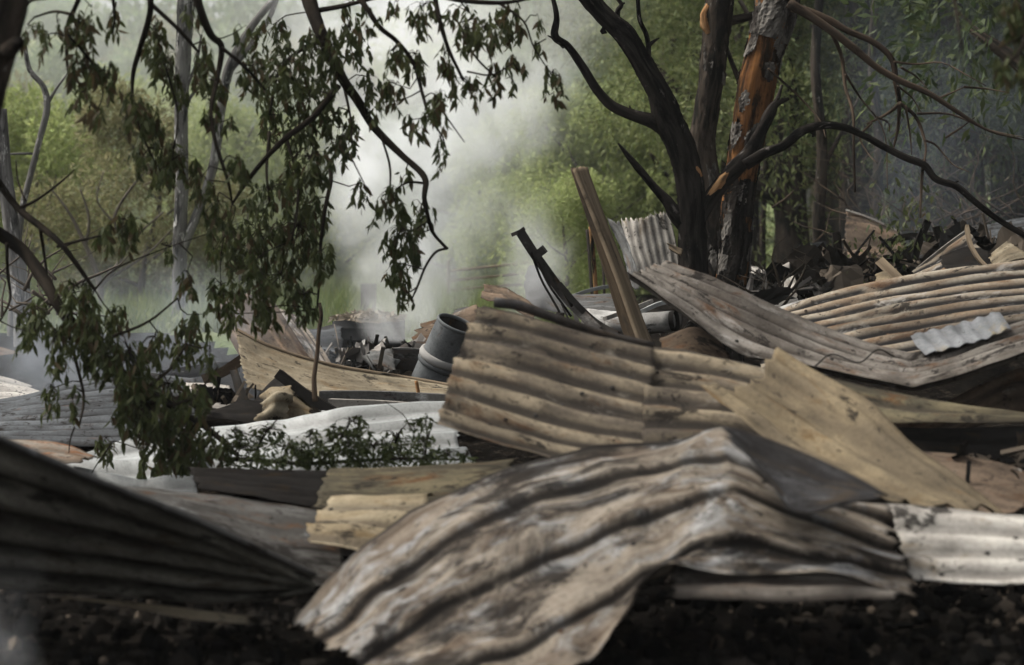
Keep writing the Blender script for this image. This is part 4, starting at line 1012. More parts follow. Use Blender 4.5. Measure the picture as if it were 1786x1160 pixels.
# --- cream hull sheet, gutter, white roofing
sheet('ribbed_sheet', 'long cream brown sheet bent like a boat hull in front of the smoke',
      [[(413,576,12.1),(460,600,12.0),(520,622,11.95),(600,642,11.9),(700,658,11.8),(790,674,11.6)], [(416,610,11.95),(470,632,11.9),(540,650,11.85),(620,664,11.8),(710,676,11.7),(790,684,11.55)], [(422,640,11.85),(480,660,11.8),(550,672,11.75),(630,682,11.7),(710,690,11.6),(790,693,11.5)], [(432,676,11.75),(490,688,11.7),(560,694,11.65),(640,698,11.6),(720,702,11.55),(790,704,11.45)]], 'cream', n=5, prof='trap', amp=.035, dent=.008, ragged=.01)
tag(bpy.data.objects[bpy.context.scene.objects[-1].name] if False else limb('rolled_rim', px([(413,575,12.1,3),(460,599,12,3.2),(520,621,11.95,3.2),(600,641,11.9,3.2),(700,657,11.8,3.2),(790,673,11.6,3.2)]), 'plank', [o for o in COL.objects if o.get('label', '').startswith('long cream')][0], 8))
sheet('ribbed_sheet', 'brown ribbed sheet slanting down behind the curled end of the hull shaped sheet', [[(372,540,13.0),(400,590,12.7),(430,640,12.4)], [(420,515,13.1),(460,570,12.8),(500,625,12.5)], [(470,515,13.1),(500,560,12.8),(545,630,12.5)]], 'brown_dark', n=4, amp=.1, prof='trap')
sheet('ribbed_sheet', 'pinkish brown sheet leaning behind the hull shaped sheet below the leaf mass', [[(470,530,13.2),(490,575,12.9),(520,630,12.6)], [(515,548,13.2),(545,585,12.9),(582,640,12.6)]], 'brown', n=2, amp=.08, prof='trap')
tag(bar('gutter', [(560,690,11.3),(640,690,11.25),(720,693,11.2),(790,697,11.1)], .045, .06, 'grey', None), 'long grey gutter lying between the hull shaped sheet and white roofing', 'gutter')
tag(bar('gutter', [(575,703,11.1),(660,706,11.05),(740,712,11.0),(790,716,11.0)], .04, .06, 'pale', None), 'paler lower gutter lying just above the white roofing', 'gutter')
sheet('roofing_sheet', 'grey white roofing strip between the lower gutter and long white sheet', [[(560,712,10.9),(650,712,10.9),(790,716,10.9)], [(560,735,10.7),(650,730,10.7),(790,728,10.7)]], 'white', n=3, prof='trap', amp=.08)
sheet('roofing_sheet', 'long white ribbed roofing sheet behind the leafy clump on the ground',
      [[(325,752,10.6),(420,742,10.6),(500,734,10.55),(580,720,10.5),(680,707,10.5),(800,700,10.45)], [(325,785,10.2),(420,778,10.2),(520,768,10.15),(620,752,10.1),(720,742,10.1),(800,738,10.05)], [(330,815,9.9),(440,810,9.85),(540,800,9.8),(640,788,9.8),(720,780,9.75),(800,776,9.7)], [(335,850,9.4),(450,846,9.4),(560,838,9.4),(660,826,9.4),(730,818,9.4),(830,810,9.4)]], 'white', n=4, prof='trap', amp=.13, dent=.012)
sheet('roofing_sheet', 'short white roofing sheet with wavy top behind the bright lip of the sooty sheet', [[(100,806,9.9),(150,800,9.95),(205,776,10.1),(265,762,10.2),(345,752,10.2)], [(110,815,9.7),(170,812,9.7),(230,802,9.7),(345,790,9.7)], [(120,830,9.4),(200,838,9.3),(260,842,9.25),(345,840,9.2)], [(140,850,9.1),(220,855,9.0),(280,860,8.95),(345,862,8.9)]], 'white', n=3, prof='trap', amp=.12, dent=.02)
sheet('corrugated_sheet', 'wide smoke stained corrugated sheet hidden behind the fallen bough',
      [[(-40,708,12.0),(60,690,12.0),(140,668,12.0),(240,655,12.0),(340,662,12.0)], [(-40,735,11.4),(60,725,11.4),(150,715,11.4),(250,712,11.4),(345,722,11.4)], [(-40,775,10.6),(60,775,10.6),(170,778,10.6),(260,780,10.6),(350,785,10.6)]], 'bluegrey', n=10, amp=.17, dent=.008)
sheet('corrugated_sheet', 'orange rusted curled roof edge poking above the sooty dark sheet', [[(-20,766,9.4),(40,768,9.4),(110,772,9.4),(172,796,9.4)], [(-20,800,9.1),(40,805,9.1),(90,808,9.1),(140,808,9.1)]], 'orange_tin', n=2, amp=.1, dent=.012)
sheet('corrugated_sheet', 'pale fanned corrugated sheet beside the foot of the wide smoky trunk', [[(-30,650,13.0),(20,662,13.0),(85,692,12.9)], [(-30,680,12.5),(20,688,12.5),(80,696,12.5)], [(-30,712,12.2),(20,705,12.2),(75,698,12.3)]], 'pale', n=5, amp=.14)
sheet('corrugated_sheet', 'low grey tin strip heap edge fading in smoke under the wide trunk', [[(-30,600,14.2),(30,615,14.2),(100,640,14.2)], [(-30,650,13.6),(30,655,13.6),(100,662,13.6)]], 'brown_dark', n=4, amp=.12, dent=.02)
sheet('corrugated_sheet', 'small cream corrugated sheet under the dark beam beside black shards', [[(322,668,11.9),(360,668,11.9),(402,674,11.9)], [(326,690,11.5),(360,694,11.5),(402,698,11.5)], [(330,705,11.3),(360,712,11.3),(402,714,11.3)]], 'pale', n=5, amp=.14)
tag(bar('beam', [(290,655,12.6),(350,646,12.5),(410,640,12.4)], .06, .08, 'black_wood', None), 'charred beam lying over the small cream corrugated sheet', 'beam')
tag(bar('beam', [(360,660,12.1),(390,648,12.0),(425,625,11.95)], .05, .05, 'beam', None), 'short scorched timber end beside the curled hull sheet', 'beam')
# black shards and torn cream tin
sheet('metal_flap', 'black pointed shard standing at the curled end of the hull sheet', [[(400,645,11.3),(412,690,11.1),(418,725,11.0)], [(412,640,11.3),(432,690,11.1),(450,725,11.0)]], 'black', n=1, prof='flat', dent=.02, ragged=.02)
sheet('metal_flap', 'black folded roof piece peaked over the torn cream tin', [[(440,700,11.2),(462,672,11.2),(490,648,11.2)], [(445,722,10.95),(480,700,10.95),(515,690,10.95)]], 'black', n=1, prof='flat', dent=.01)
tag(bar('beam', [(486,652,11.0),(530,686,10.95),(600,730,10.85)], .045, .05, 'black', None), 'black angle iron sloping down from the peak over the torn cream tin', 'angle iron')
sheet('metal_flap', 'low black crumpled sheet beside the black pointed shard', [[(340,715,11.0),(380,705,11.0),(430,690,11.0),(470,690,11.0)], [(345,738,10.8),(390,735,10.8),(440,738,10.8),(480,740,10.8)]], 'black', n=2, amp=.1, dent=.03, ragged=.03)
sheet('torn_tin', 'crumpled torn cream tin with burnt holes under the black peak', [[(458,684,10.95),(480,672,10.95),(505,670,10.9)], [(455,705,10.85),(482,695,10.75),(515,690,10.8)], [(448,738,10.8),(475,738,10.75),(500,735,10.75)]], 'cream', n=3, amp=.22, dent=.010, ragged=.02, fold=.02)
sheet('torn_tin', 'tan bent tin plate beside the torn cream tin under black angle iron', [[(500,690,10.95),(520,690,10.95),(538,702,10.95)], [(490,715,10.9),(515,712,10.88),(540,715,10.88)], [(480,740,10.85),(515,740,10.82),(545,738,10.82)]], 'tan', n=1, prof='flat', dent=.006, ragged=.03)
# --- smoking middle: pipe, scrap, tanks
FP = thing('flue_pipe', P(752, 668, 11.95), 'upright grey flue pipe with collar, leaning beside the rust brown sheet', 'pipe')
v, f, uv, _, (Cc, TH, SS, nl, ns) = tube_geo(px([(797,566,11.9,36),(786,592,11.93,37),(770,630,11.97,38),(750,678,12.0,39)]), nseg=32, step=.02, rough=.015, cap=False)
obj('tube', v, f, M['pipe'], FP, True, uv)
v2, f2, uv2, _, _ = tube_geo(px([(797,566,11.9,34.5),(786,592,11.93,35.5),(770,630,11.97,36.5)]), nseg=32, step=.02, rough=.015, cap=False)
obj('inner_wall', v2, f2[:, ::-1], M['steel'], FP, True, uv2)
def ring(c, ax, r, t, name, mat, parent):
    ax = np.array(ax) / np.linalg.norm(ax); a = np.cross(ax, (0, 1, 0)); a /= np.linalg.norm(a); b = np.cross(ax, a)
    th = np.linspace(0, 6.2832, 37)[:-1]; ph = np.linspace(0, 6.2832, 9)[:-1]
    V = np.array([[np.array(c) + (math.cos(x_) * a + math.sin(x_) * b) * (r + t * math.cos(q)) + ax * t * 1.6 * math.sin(q) for q in ph] for x_ in th])
    V = np.concatenate([V, V[:1]])
    return obj(name, V.reshape(-1, 3), grid_faces(37, 8, True), M[mat], parent)
ax = P(750, 678, 12.0) - P(797, 566, 11.9)
ring(P(797,566,11.9), ax, 35.2 * mpx(11.9), .006, 'rim', 'pipe', FP)
ring(P(772,624,11.965), ax, 38 * mpx(12.1), .014, 'collar', 'ash', FP)
ring(P(768,634,11.972), ax, 38.2 * mpx(12.1), .009, 'collar', 'pipe', FP)
sheet('torn_tin', 'jagged brown tin panel standing behind the grey flue pipe', [[(732,562,12.9),(780,550,12.9),(836,535,12.9)], [(722,600,12.7),(780,602,12.7),(840,600,12.7)], [(700,636,12.5),(780,640,12.5),(840,640,12.5)]], 'brown_dark', n=1, prof='flat', dent=.03, ragged=.035)
sheet('torn_tin', 'small dark crumpled tin at the top of the jagged brown panel', [[(795,540,13.2),(815,535,13.2),(850,540,13.2)], [(795,556,13.0),(820,552,13.0),(850,560,13.0)]], 'grey', n=1, prof='flat', dent=.02, ragged=.03)
BX = thing('metal_box', P(720, 640, 12.0), 'grey sheet metal box lying in front of the smoke source', 'box')
bar('front_panel', [(686,627,12.0),(752,628,12.0)], .10, .012, 'slate', BX)
bar('top_flange', [(684,609,12.03),(720,609,12.03),(754,612,12.03)], .012, .07, 'grey', BX)
sheet('torn_tin', 'black and ashy crumpled tin at the end of the grey box', [[(646,618,12.2),(666,612,12.2),(690,606,12.2)], [(648,640,12.0),(668,640,11.95),(690,648,11.9)]], 'grey', n=2, amp=.2, dent=.04, ragged=.04)
sheet('torn_tin', 'dark folded tin over the grey box near the flue pipe', [[(680,606,12.5),(710,596,12.5),(760,594,12.5)], [(690,618,12.3),(720,610,12.3),(760,612,12.3)]], 'steel', n=1, prof='flat', dent=.025, ragged=.02)
TK = thing('water_tank', P(635, 590, 15.5), 'low dark blue grey tank topped with dead leaves beside the smoke', 'tank')
def drum(c, rx, ry, h, name, mat, parent, top=None, topmat=None):
    th = np.linspace(0, 6.2832, 41)[:-1]; w = wob(77, 6)
    ringv = lambda z, k: np.stack([c[0] + np.cos(th) * rx * k, c[1] + np.sin(th) * ry * k, c[2] + z + .012 * w(np.cos(th), np.sin(th) + z * 9)], 1)
    V = np.concatenate([ringv(z, k) for z, k in ((0, .98), (h * .3, 1.0), (h * .34, 1.02), (h * .38, 1.0), (h * .72, 1.0), (h * .76, 1.02), (h * .8, 1.0), (h, 1.01))])
    obj(name, V, grid_faces(8, 40, True), M[mat], parent, True, np.stack([np.tile(th * rx, 8), np.repeat(np.linspace(0, h, 8), 40)], 1))
    if top:
        V = np.concatenate([ringv(h - .005, 1.0), ringv(h + .03, .7), ringv(h + .045, .35), [[c[0], c[1], c[2] + h + .05]]])
        fs = [tuple(q) for q in grid_faces(3, 40, True)] + [(80 + i, 80 + (i + 1) % 40, 120) for i in range(40)]
        obj(top, V, fs, M[topmat], parent, True, V[:, :2] * 4)
tc = P(643, 606, 15.3)
drum(tc, .23, .2, .17, 'shell', 'bluegrey', TK, 'litter_top', 'leaf_litter')
rg = np.random.default_rng(4); n = 500
a_ = rg.uniform(0, 6.28, n); q_ = np.sqrt(rg.uniform(0, 1, n))
lp = np.stack([tc[0] + np.cos(a_) * .225 * q_, tc[1] + np.sin(a_) * .195 * q_, tc[2] + .185 + .045 * (1 - q_) + 0 * a_], 1)
tag(leaves_mesh('leaf_litter', lp, np.stack([np.cos(a_ * 7), np.sin(a_ * 7), rg.normal(0, .4, n)], 1), rg.uniform(.03, .06, n), rg.uniform(.5, .8, n), M['leaf_litter'], TK, rg), kind='stuff')
sheet('torn_tin', 'dark blue grey crumpled tank wall beside the leaf topped tank', [[(530,570,15.2),(556,566,15.2),(592,556,15.2)], [(540,600,15.0),(560,600,15.0),(600,606,15.0)], [(545,626,14.8),(575,630,14.8),(606,640,14.8)]], 'bluegrey', n=2, amp=.15, dent=.03, ragged=.03)
tag(limb('hose', px([(583,566,15.1,1.2),(586,578,15.0,1.2),(590,600,14.9,1.2),(592,610,14.9,1)]), 'twig_grey', None, 6), 'thin pale strip hanging down between the two dark tanks', 'strip')
ic = P(648, 616, 13.9); ga = np.linspace(-1, 1, 36); AX, AY = np.meshgrid(ga, ga, indexing='ij')
wa = wob(9, 5.0); wb = wob(10, 14.0)
AZ = .10 * np.clip(1 - AX ** 2 - AY ** 2, 0, 1) ** .7 * (1 + .5 * wa(AX, AY) + .4 * wb(AX, AY)) - .03
AV = np.stack([ic[0] + AX * .2, ic[1] + AY * .3, ic[2] - .05 + AZ], -1).reshape(-1, 3)
tag(obj('ash_pile', AV, grid_faces(36, 36)[:, ::-1], M['ash'], None, True, AV[:, :2] * 3), 'pale ash heap from which the white smoke rises', 'ash', None, 'stuff')
tag(bar('post', [(640,620,19.5),(642,560,19.5),(643,495,19.5)], .12, .12, 'dark_twig', None), 'dark square post standing behind the leaf topped tank', 'post')
sheet('torn_tin', 'grey sheet lying half lost in smoke behind the rolled rim', [[(848,492,13.6),(885,500,13.5),(945,540,13.2)], [(838,520,13.2),(880,535,13.1),(930,560,12.9)]], 'brown_dark', n=2, amp=.08, dent=.02)
sheet('torn_tin', 'rounded grey sheet standing in the smoke beside the bent truss', [[(918,470,14.4),(930,462,14.5),(955,466,14.4)], [(916,505,14.1),(940,500,14.2),(975,505,14.1)], [(925,545,13.9),(955,545,14.0),(1000,550,13.9)]], 'grey', n=1, prof='flat', dent=.03, ragged=.03)
GT = thing('field_gate', P(870, 520, 26), 'pale tubular farm gate standing in the smoke on the green field', 'gate')
for y0, y1 in ((470, 458), (487, 476), (503, 495), (520, 513)):
    limb('rail', [(*P(780, y0 + 3, 26.3), .014), (*P(925, y1, 26), .014)], 'plank', GT, 8)
for x_ in (782, 923): limb('upright', [(*P(x_, 540, 26.1), .022), (*P(x_, 455, 26.1), .018)], 'plank', GT, 8)
st = Acc().tube(px([(557,528,10.6,3),(560,548,10.6,4),(556,580,10.6,3.8),(553,620,10.6,4),(548,660,10.6,4.4),(550,700,10.6,5)]), nseg=9, step=.015, rough=.15).build('stem', M['twig'])
tag(st, 'slim crooked brown stem upright in front of the hull shaped sheet', 'stem')
stk = Acc().tube(px([(726,664,11.2,3),(729,680,11.2,3.5),(731,700,11.2,2.6)]), nseg=8, step=.01, rough=.3).build('stick', M['raw_wood'])
tag(stk, 'short pale stick standing on the gutter under the flue pipe', 'stick')

# --- far wreckage under the dark wood
sheet('ribbed_sheet', 'brown upright tin panel with pale top edge below the woodland trunks', [[(1476,368,17.5),(1518,382,17.4),(1568,404,17.3)], [(1474,410,17.3),(1520,418,17.2),(1568,430,17.1)], [(1472,440,17.2),(1520,448,17.1),(1568,455,17.0)]], 'brown_dark', n=2, prof='trap', amp=.06, dent=.02)
tag(bar('edge_strip', [(1476,366,17.48),(1518,380,17.38),(1572,406,17.28)], .012, .02, 'pale', None), 'pale strip along the top of the brown upright tin panel', 'strip')
sheet('metal_flap', 'dark red brown sheet fallen in front of the brown upright panel', [[(1470,440,16.6),(1520,430,16.6),(1580,420,16.6)], [(1490,475,16.2),(1530,480,16.2),(1580,470,16.2)]], 'brown_dark', n=1, prof='flat', dent=.03, ragged=.04)
sheet('metal_plate', 'small square grey plate standing alone in front of the dark wood', [[(1414,424,17),(1441,421,17)], [(1416,450,17),(1443,452,17)]], 'bluegrey', n=1, prof='flat', dent=.004, thick=.004)
sheet('corrugated_sheet', 'cream corrugated sheet curled on its end beside the orange trunk', [[(1290,498,14.6),(1330,480,14.5),(1385,452,14.4)], [(1290,520,14.3),(1335,512,14.2),(1388,490,14.1)], [(1290,545,14.0),(1340,545,13.9),(1392,528,13.8)]], 'pale', n=6, amp=.13, dent=.015, ragged=.006)
sheet('metal_offcut', 'pale folded sheet lying against the orange trunk foot', [[(1298,465,15.2),(1320,470,15.1),(1350,482,15)], [(1296,492,14.9),(1320,500,14.8),(1345,505,14.8)]], 'pale', n=2, amp=.1, dent=.02)
tag(bar('post', [(1386,545,14.2),(1385,500,14.2),(1384,450,14.2)], .045, .05, 'black', None), 'short black burnt post holding the cream corrugated sheet', 'post')
tag(bar('post', [(1410,545,14.5),(1411,510,14.5),(1410,485,14.5)], .045, .05, 'steel', None), 'charred stub post beside the white strips', 'post')
tag(bar('rail', [(1390,462,15.5),(1420,459,15.5),(1446,456,15.5)], .02, .03, 'pale', None), 'pale strip under the small square grey plate', 'rail')
tag(bar('rail', [(1418,496,14.8),(1440,494,14.8),(1462,482,14.8)], .02, .05, 'white', None), 'white bent strip between charred stub post and plank', 'rail')
sheet('metal_offcut', 'white scorched scrap behind the charred stub post', [[(1412,480,15.2),(1440,470,15.2)], [(1416,492,15.1),(1440,486,15.1)]], 'pale', n=2, amp=.1, dent=.03, ragged=.03)
sheet('metal_offcut', 'ash white flat sheet above the striped corrugated sheet edge', [[(1345,545,12.6),(1385,527,12.6),(1440,515,12.6)], [(1350,560,12.0),(1390,545,12.0),(1450,530,12.0)]], 'ash', n=1, prof='flat', dent=.02, ragged=.02)
tag(bar('plank', [(1534,455,13.4),(1555,475,13.3),(1585,505,13.2)], .055, .02, 'plank', None), 'weathered plank tilted down behind the striped sheet', 'plank')
sheet('metal_offcut', 'rusty tan sheet corner beside the tilted weathered plank', [[(1528,480,13.2),(1545,475,13.2)], [(1530,510,13.0),(1570,508,13.0)]], 'tan', n=1, prof='flat', dent=.01)
sheet('corrugated_sheet', 'brown folded corrugated sheet rising toward the bent metal strip', [[(1596,478,13.6),(1640,445,13.5),(1692,400,13.4)], [(1600,490,13.3),(1645,470,13.2),(1712,440,13.1)], [(1604,505,13.0),(1660,492,12.9),(1735,478,12.8)]], 'striped', n=4, amp=.12, dent=.02)
sheet('metal_flap', 'black charred sheet hanging below the brown folded corrugated sheet', [[(1640,450,13.0),(1680,435,13.0),(1720,440,13.0)], [(1650,490,12.7),(1690,488,12.7),(1740,480,12.7)]], 'black', n=2, amp=.1, dent=.03)
sheet('corrugated_sheet', 'smoky blue grey roof sheet behind the bent metal strip', [[(1608,408,16.6),(1650,402,16.6),(1700,396,16.6)], [(1604,425,16.2),(1650,420,16.2),(1700,416,16.2)], [(1600,452,15.6),(1650,448,15.6),(1700,446,15.6)]], 'bluegrey', n=7, amp=.15, dent=.01)
sheet('corrugated_sheet', 'far smoky roof sheet at the edge of the dark wood', [[(1715,395,17.2),(1760,385,17.2),(1830,372,17.2)], [(1700,432,16.4),(1760,422,16.4),(1830,412,16.4)]], 'bluegrey', n=6, amp=.15, dent=.012)
for i, (p, lab) in enumerate((([(1612,408,16.4),(1660,402,16.4),(1706,396,16.4)], 'white edge strip on top of the smoky blue grey roof sheet'), ([(1640,425,16),(1690,432,16),(1790,405,16)], 'white strip crossing behind the bent metal strip'), ([(1600,470,14),(1650,430,14),(1686,404,14)], 'pale rafter sloping beside the brown folded sheet'))):
    tag(bar('edge_strip', p, .022, .03, 'pale', None), lab, 'strip')
tag(bar('bent_strip', [(1686,396,12.6),(1692,425,12.5),(1706,450,12.4),(1730,475,12.3)], .018, .035, 'plank', None), 'bent pale metal strip curving over the striped sheet', 'strip')
sheet('roofing_sheet', 'cream flat roof panel at the edge beside the bent metal strip', [[(1722,446,12.9),(1740,432,13.0),(1756,420,13.1)], [(1738,470,12.6),(1765,455,12.7),(1800,448,12.8)]], 'cream', n=2, prof='trap', amp=.03, dent=.004)

for pts, w_, lab in (([(1455,500,15.2),(1462,450,15.2),(1458,405,15.2)], .05, 'black burnt stud leaning before the brown upright panel'), ([(1590,480,15.0),(1600,430,15.0),(1618,385,15.0)], .045, 'charred rafter stump rising beside the brown folded sheet'),
        ([(1400,505,14.9),(1450,482,14.8),(1520,470,14.7)], .05, 'fallen charred joist lying behind the striped sheet'), ([(1655,470,15.3),(1640,425,15.3),(1632,395,15.3)], .04, 'thin black stud in front of the smoky blue grey roof sheet'), ([(1540,425,15.8),(1590,412,15.7),(1640,420,15.6)], .045, 'scorched batten resting across the fallen dark red sheet')):
    tag(bar('charred_timber', pts, w_, w_, 'black_wood', None), lab, 'timber', 'charred timbers under the dark wood')

# scorched brush and twigs in front of the dark wood
def brush(name, label, cx, cy, rx, ry, d, n, mat, seed, up=True, cat='brushwood'):
    rg = np.random.default_rng(seed); a = Acc()
    for k in range(n):
        x0, y0 = cx + rg.normal(0, rx * .5), cy + ry * rg.uniform(.2, 1)
        an = rg.normal(0, .9); l = ry * rg.uniform(.5, 1.7)
        pts = []
        dd = d + rg.normal(0, .5)
        for t in (0, .35, .7, 1):
            pts.append((*P(x0 + math.sin(an + t * rg.normal(0, .6)) * l * t, y0 - math.cos(an) * l * t + rg.normal(0, 3), dd + t * .2), (.007 * (1 - t) + .0018) * rg.uniform(.5, 1.2)))
        a.tube(pts, nseg=4, step=.08, seed=k)
    o = a.build(name, M[mat])
    tag(o, label, cat, None, 'stuff')
brush('brushwood', 'black scorched brush tangled behind the striped sheet', 1480, 485, 190, 46, 15.2, 120, 'dark_twig', 3)
brush('brushwood', 'brown scorched thicket under the long bare arm of the black tree', 1640, 330, 200, 120, 18.5, 80, 'twig', 4)
brush('brushwood', 'thin dry sticks standing by the orange trunk', 1345, 480, 60, 60, 13.9, 26, 'dark_twig', 5)
brush('brushwood', 'dead thin twigs drooping behind the fallen bough', 60, 470, 60, 90, 11.5, 24, 'twig_grey', 6)
for i, (cx, cy, rx, ry, d, lab) in enumerate(((1580, 430, 40, 60, 15.8, 'hanging black scorched leaves beside the smoky roof sheet'), (1650, 300, 90, 90, 19, 'sparse scorched leaves in the thin blue smoke'), (1480, 470, 70, 25, 15.0, 'black burnt leaves heaped behind the striped sheet'))):
    rg = np.random.default_rng(60 + i); n = (420, 300, 160)[i]
    pos = np.array([P(cx + rg.normal(0, rx), cy + rg.normal(0, ry), d + rg.normal(0, .5)) for _ in range(n)])
    o = leaves_mesh('scorched_leaves', pos, np.stack([rg.normal(0, .6, n), rg.normal(0, .6, n), -np.ones(n)], 1), rg.uniform(.03, .07, n), rg.uniform(.4, .7, n), M['leaf_dark'], None, rg)
    tag(o, lab, 'leaves', None, 'stuff')

def jumble(label, cx, cy, rx, ry, d, n, seed, mat='char_scrap', size=(.05, .26)):
    rg = np.random.default_rng(seed); a = Acc()
    for k in range(n):
        c = P(cx + rg.normal(0, rx * .5), cy + ry * rg.uniform(-.6, 1), d + rg.normal(0, .35))
        q = np.linalg.qr(rg.normal(0, 1, (3, 3)))[0]
        if rg.uniform() < .35:
            L_ = rg.uniform(*size) * 2.2; a.box(c, (L_, rg.uniform(.006, .02), rg.uniform(.005, .016)), q)
        else:
            g0 = np.linspace(-.5, .5, 5); gx, gy = np.meshgrid(g0, g0, indexing='ij'); w = wob(seed * 50 + k, 5.0)
            sx, sy = rg.uniform(*size), rg.uniform(*size)
            t_ = np.stack([gx * sx * (1 + .6 * w(gx * 2, gy * 2)), gy * sy * (1 + .6 * w(gy * 3, gx)), .3 * min(sx, sy) * np.abs(w(gx * 1.6, gy * 1.6))], -1).reshape(-1, 3) @ q.T + c
            a.add(t_, grid_faces(5, 5))
    tag(a.build('charred_debris', M[mat], None, False), label, 'debris', None, 'stuff')
M['char_scrap'] = bit('char_scrap', (0.006, 0.006, 0.006), (0.085, 0.07, 0.055))
M['ashy_scrap'] = bit('ashy_scrap', (0.02, 0.019, 0.018), (0.2, 0.185, 0.17))
jumble('black charred scrap heaped behind the striped sheet under the dark wood', 1500, 478, 130, 34, 14.6, 95, 1)
jumble('charred scrap tumbled around the brown upright panel', 1600, 460, 90, 26, 16.6, 70, 2)
jumble('sooty scrap between the smoky roof sheet and the bent strip', 1690, 440, 110, 30, 15.4, 90, 3)
jumble('ashy tin scraps around the foot of the orange trunk', 1350, 505, 90, 22, 14.3, 70, 4, 'ashy_scrap')
jumble('sooty scrap strewn around the smoking ash heap', 640, 625, 150, 18, 13.4, 110, 5, 'char_scrap', (.02, .1))
jumble('ashy scrap lying between bent truss and leaning board', 1090, 560, 90, 16, 12.8, 70, 6, 'ashy_scrap', (.02, .1))
jumble('grey tin scraps heaped around the low tank and metal box', 700, 620, 120, 22, 12.9, 60, 10, 'ashy_scrap', (.04, .14))
jumble('burnt scrap under the fallen bough beside the hull shaped sheet', 365, 695, 80, 18, 11.5, 70, 7, 'char_scrap', (.02, .09))
jumble('charred scrap in the deep shadow under the rising sheet end', 1720, 800, 120, 50, 8.4, 45, 8, 'char_scrap', (.02, .08))

for i, (pts, d, lab) in enumerate((([(1420,640),(1450,618),(1500,632),(1530,610),(1560,622)], 8.7, 'thin rusted wire loop lying across the saddle shaped sheet'),
        ([(600,735),(640,716),(690,728),(735,706),(760,722)], 10.4, 'thin dark wire trailing over the long white roofing sheet'),
        ([(1290,440),(1330,470),(1318,505),(1350,525),(1342,548)], 13.9, 'bent black wire hanging before the cream corrugated sheet'))):
    tag(Acc().tube([(*P(x_, y_, d + .05 * math.sin(k_ * 2.0)), .0028) for k_, (x_, y_) in enumerate(pts)], nseg=6, step=.015).build('wire', M['steel']), lab, 'wire')

# ================================================================ LEAFY BOUGHS NEAR THE CAMERA
def bough(name, label, d, branches, blobs, seed, singles=0, cat='branch', mat='leaf_dark', bmat='dark_twig', **kw):
    b0 = branches[0][0]
    r = thing(name, P(b0[0], b0[1], d), label, cat)
    for br in branches:
        limb('branch', [(*P(x_, y_, d + .12 * math.sin(i * 1.1 + seed)), w * mpx(d)) for i, (x_, y_, w) in enumerate(br)], bmat, r, 9, .025, .12)
    foliage(r, blobs, d, branches, mat, singles, seed, **kw)
    return r
bough('leafy_bough', 'thick dark leafy bough hanging down in front of the white smoke', 9.4,
      [[(532,-30,15),(545,20,13),(562,65,11),(598,138,9.5),(625,178,8),(652,222,7.5),(700,270,6),(742,312,5.5),(740,345,4.5),(748,385,3.5),(758,410,3),(780,434,3)],
       [(780,433,2.6),(760,440,2.4),(742,465,2.2),(728,500,2),(718,522,1.2)],
       [(590,150,6),(545,205,5.5),(500,240,5),(460,280,4.5),(425,325,3.5),(405,356,2)],
       [(575,280,4.5),(577,315,4),(568,360,3.5),(560,420,3),(558,480,2.5),(553,540,1.5)], [(560,70,5),(520,90,4),(485,130,3),(470,200,2)], [(545,20,5),(600,10,4),(660,-5,3)], [(470,230,3),(465,300,2.6),(470,350,2)], [(500,240,3),(520,330,2.6),(510,420,2)], [(600,150,3),(612,210,2),(614,250,1)],
       [(742,320,2.5),(712,318,2),(690,330,1.2)], [(664,235,2),(680,290,2),(680,340,1.5)]],
      [(480,60,32,30),(500,125,36,36),(560,95,42,52),(540,180,46,48),(610,70,20,40),(590,215,32,32),(472,155,26,40),(480,215,30,28),(585,262,25,22),(520,245,35,30),(540,290,40,30),
       (470,350,42,36),(520,330,40,40),(550,370,28,40),(400,425,38,42),(450,430,50,50),(520,420,46,52),(562,455,20,34),(490,500,38,36),(440,485,42,40),(385,515,28,36),(530,530,30,30),(460,550,30,20),(410,560,22,24,.8),
       (640,150,26,30,.8),(632,90,12,24),(612,240,15,34),(615,15,20,15),(628,330,18,20,.9),(680,355,25,42),(735,372,20,28),(708,315,12,20,.8),(700,420,36,45),(692,475,16,30),(708,508,14,26,.9),(728,430,14,40,.6)], 21, singles=240)
bough('leafy_bough', 'thin leafy sprays trailing across the hazy sky beside the black tree', 9.0,
      [[(610,-25,6),(640,15,5),(660,45,4.5),(692,72,4),(722,112,3.5),(737,165,3),(750,205,2.5),(772,238,1.5)], [(755,-20,5),(768,40,4),(782,85,3.5),(808,140,2.5)], [(720,-20,5),(800,0,4.5),(870,5,4),(925,-2,2)], [(870,5,3),(915,40,2),(930,80,1.5),(962,130,1)], [(800,40,2.5),(830,100,2),(865,135,1.5)], [(815,125,1.6),(860,130,1.4),(895,110,1)], [(768,190,1.5),(790,220,1.2),(810,248,.8)], [(610,270,1.5),(640,330,1)]],
      [(690,95,20,30),(725,110,20,30),(740,22,28,26),(693,10,14,12),(775,105,20,26),(810,150,28,24),(815,55,26,32),(842,62,20,26),(880,45,32,36),(866,142,13,30),(900,115,14,20),(896,150,4,12),(932,85,11,12),(935,33,10,10),(963,140,17,26),(905,12,30,8,.7),
       (690,160,22,24),(660,190,14,20,.6),(715,218,15,16),(765,185,20,30),(770,258,9,28),(740,215,8,26),(800,20,30,14,.8),(650,40,16,14,.7)], 22, singles=180)
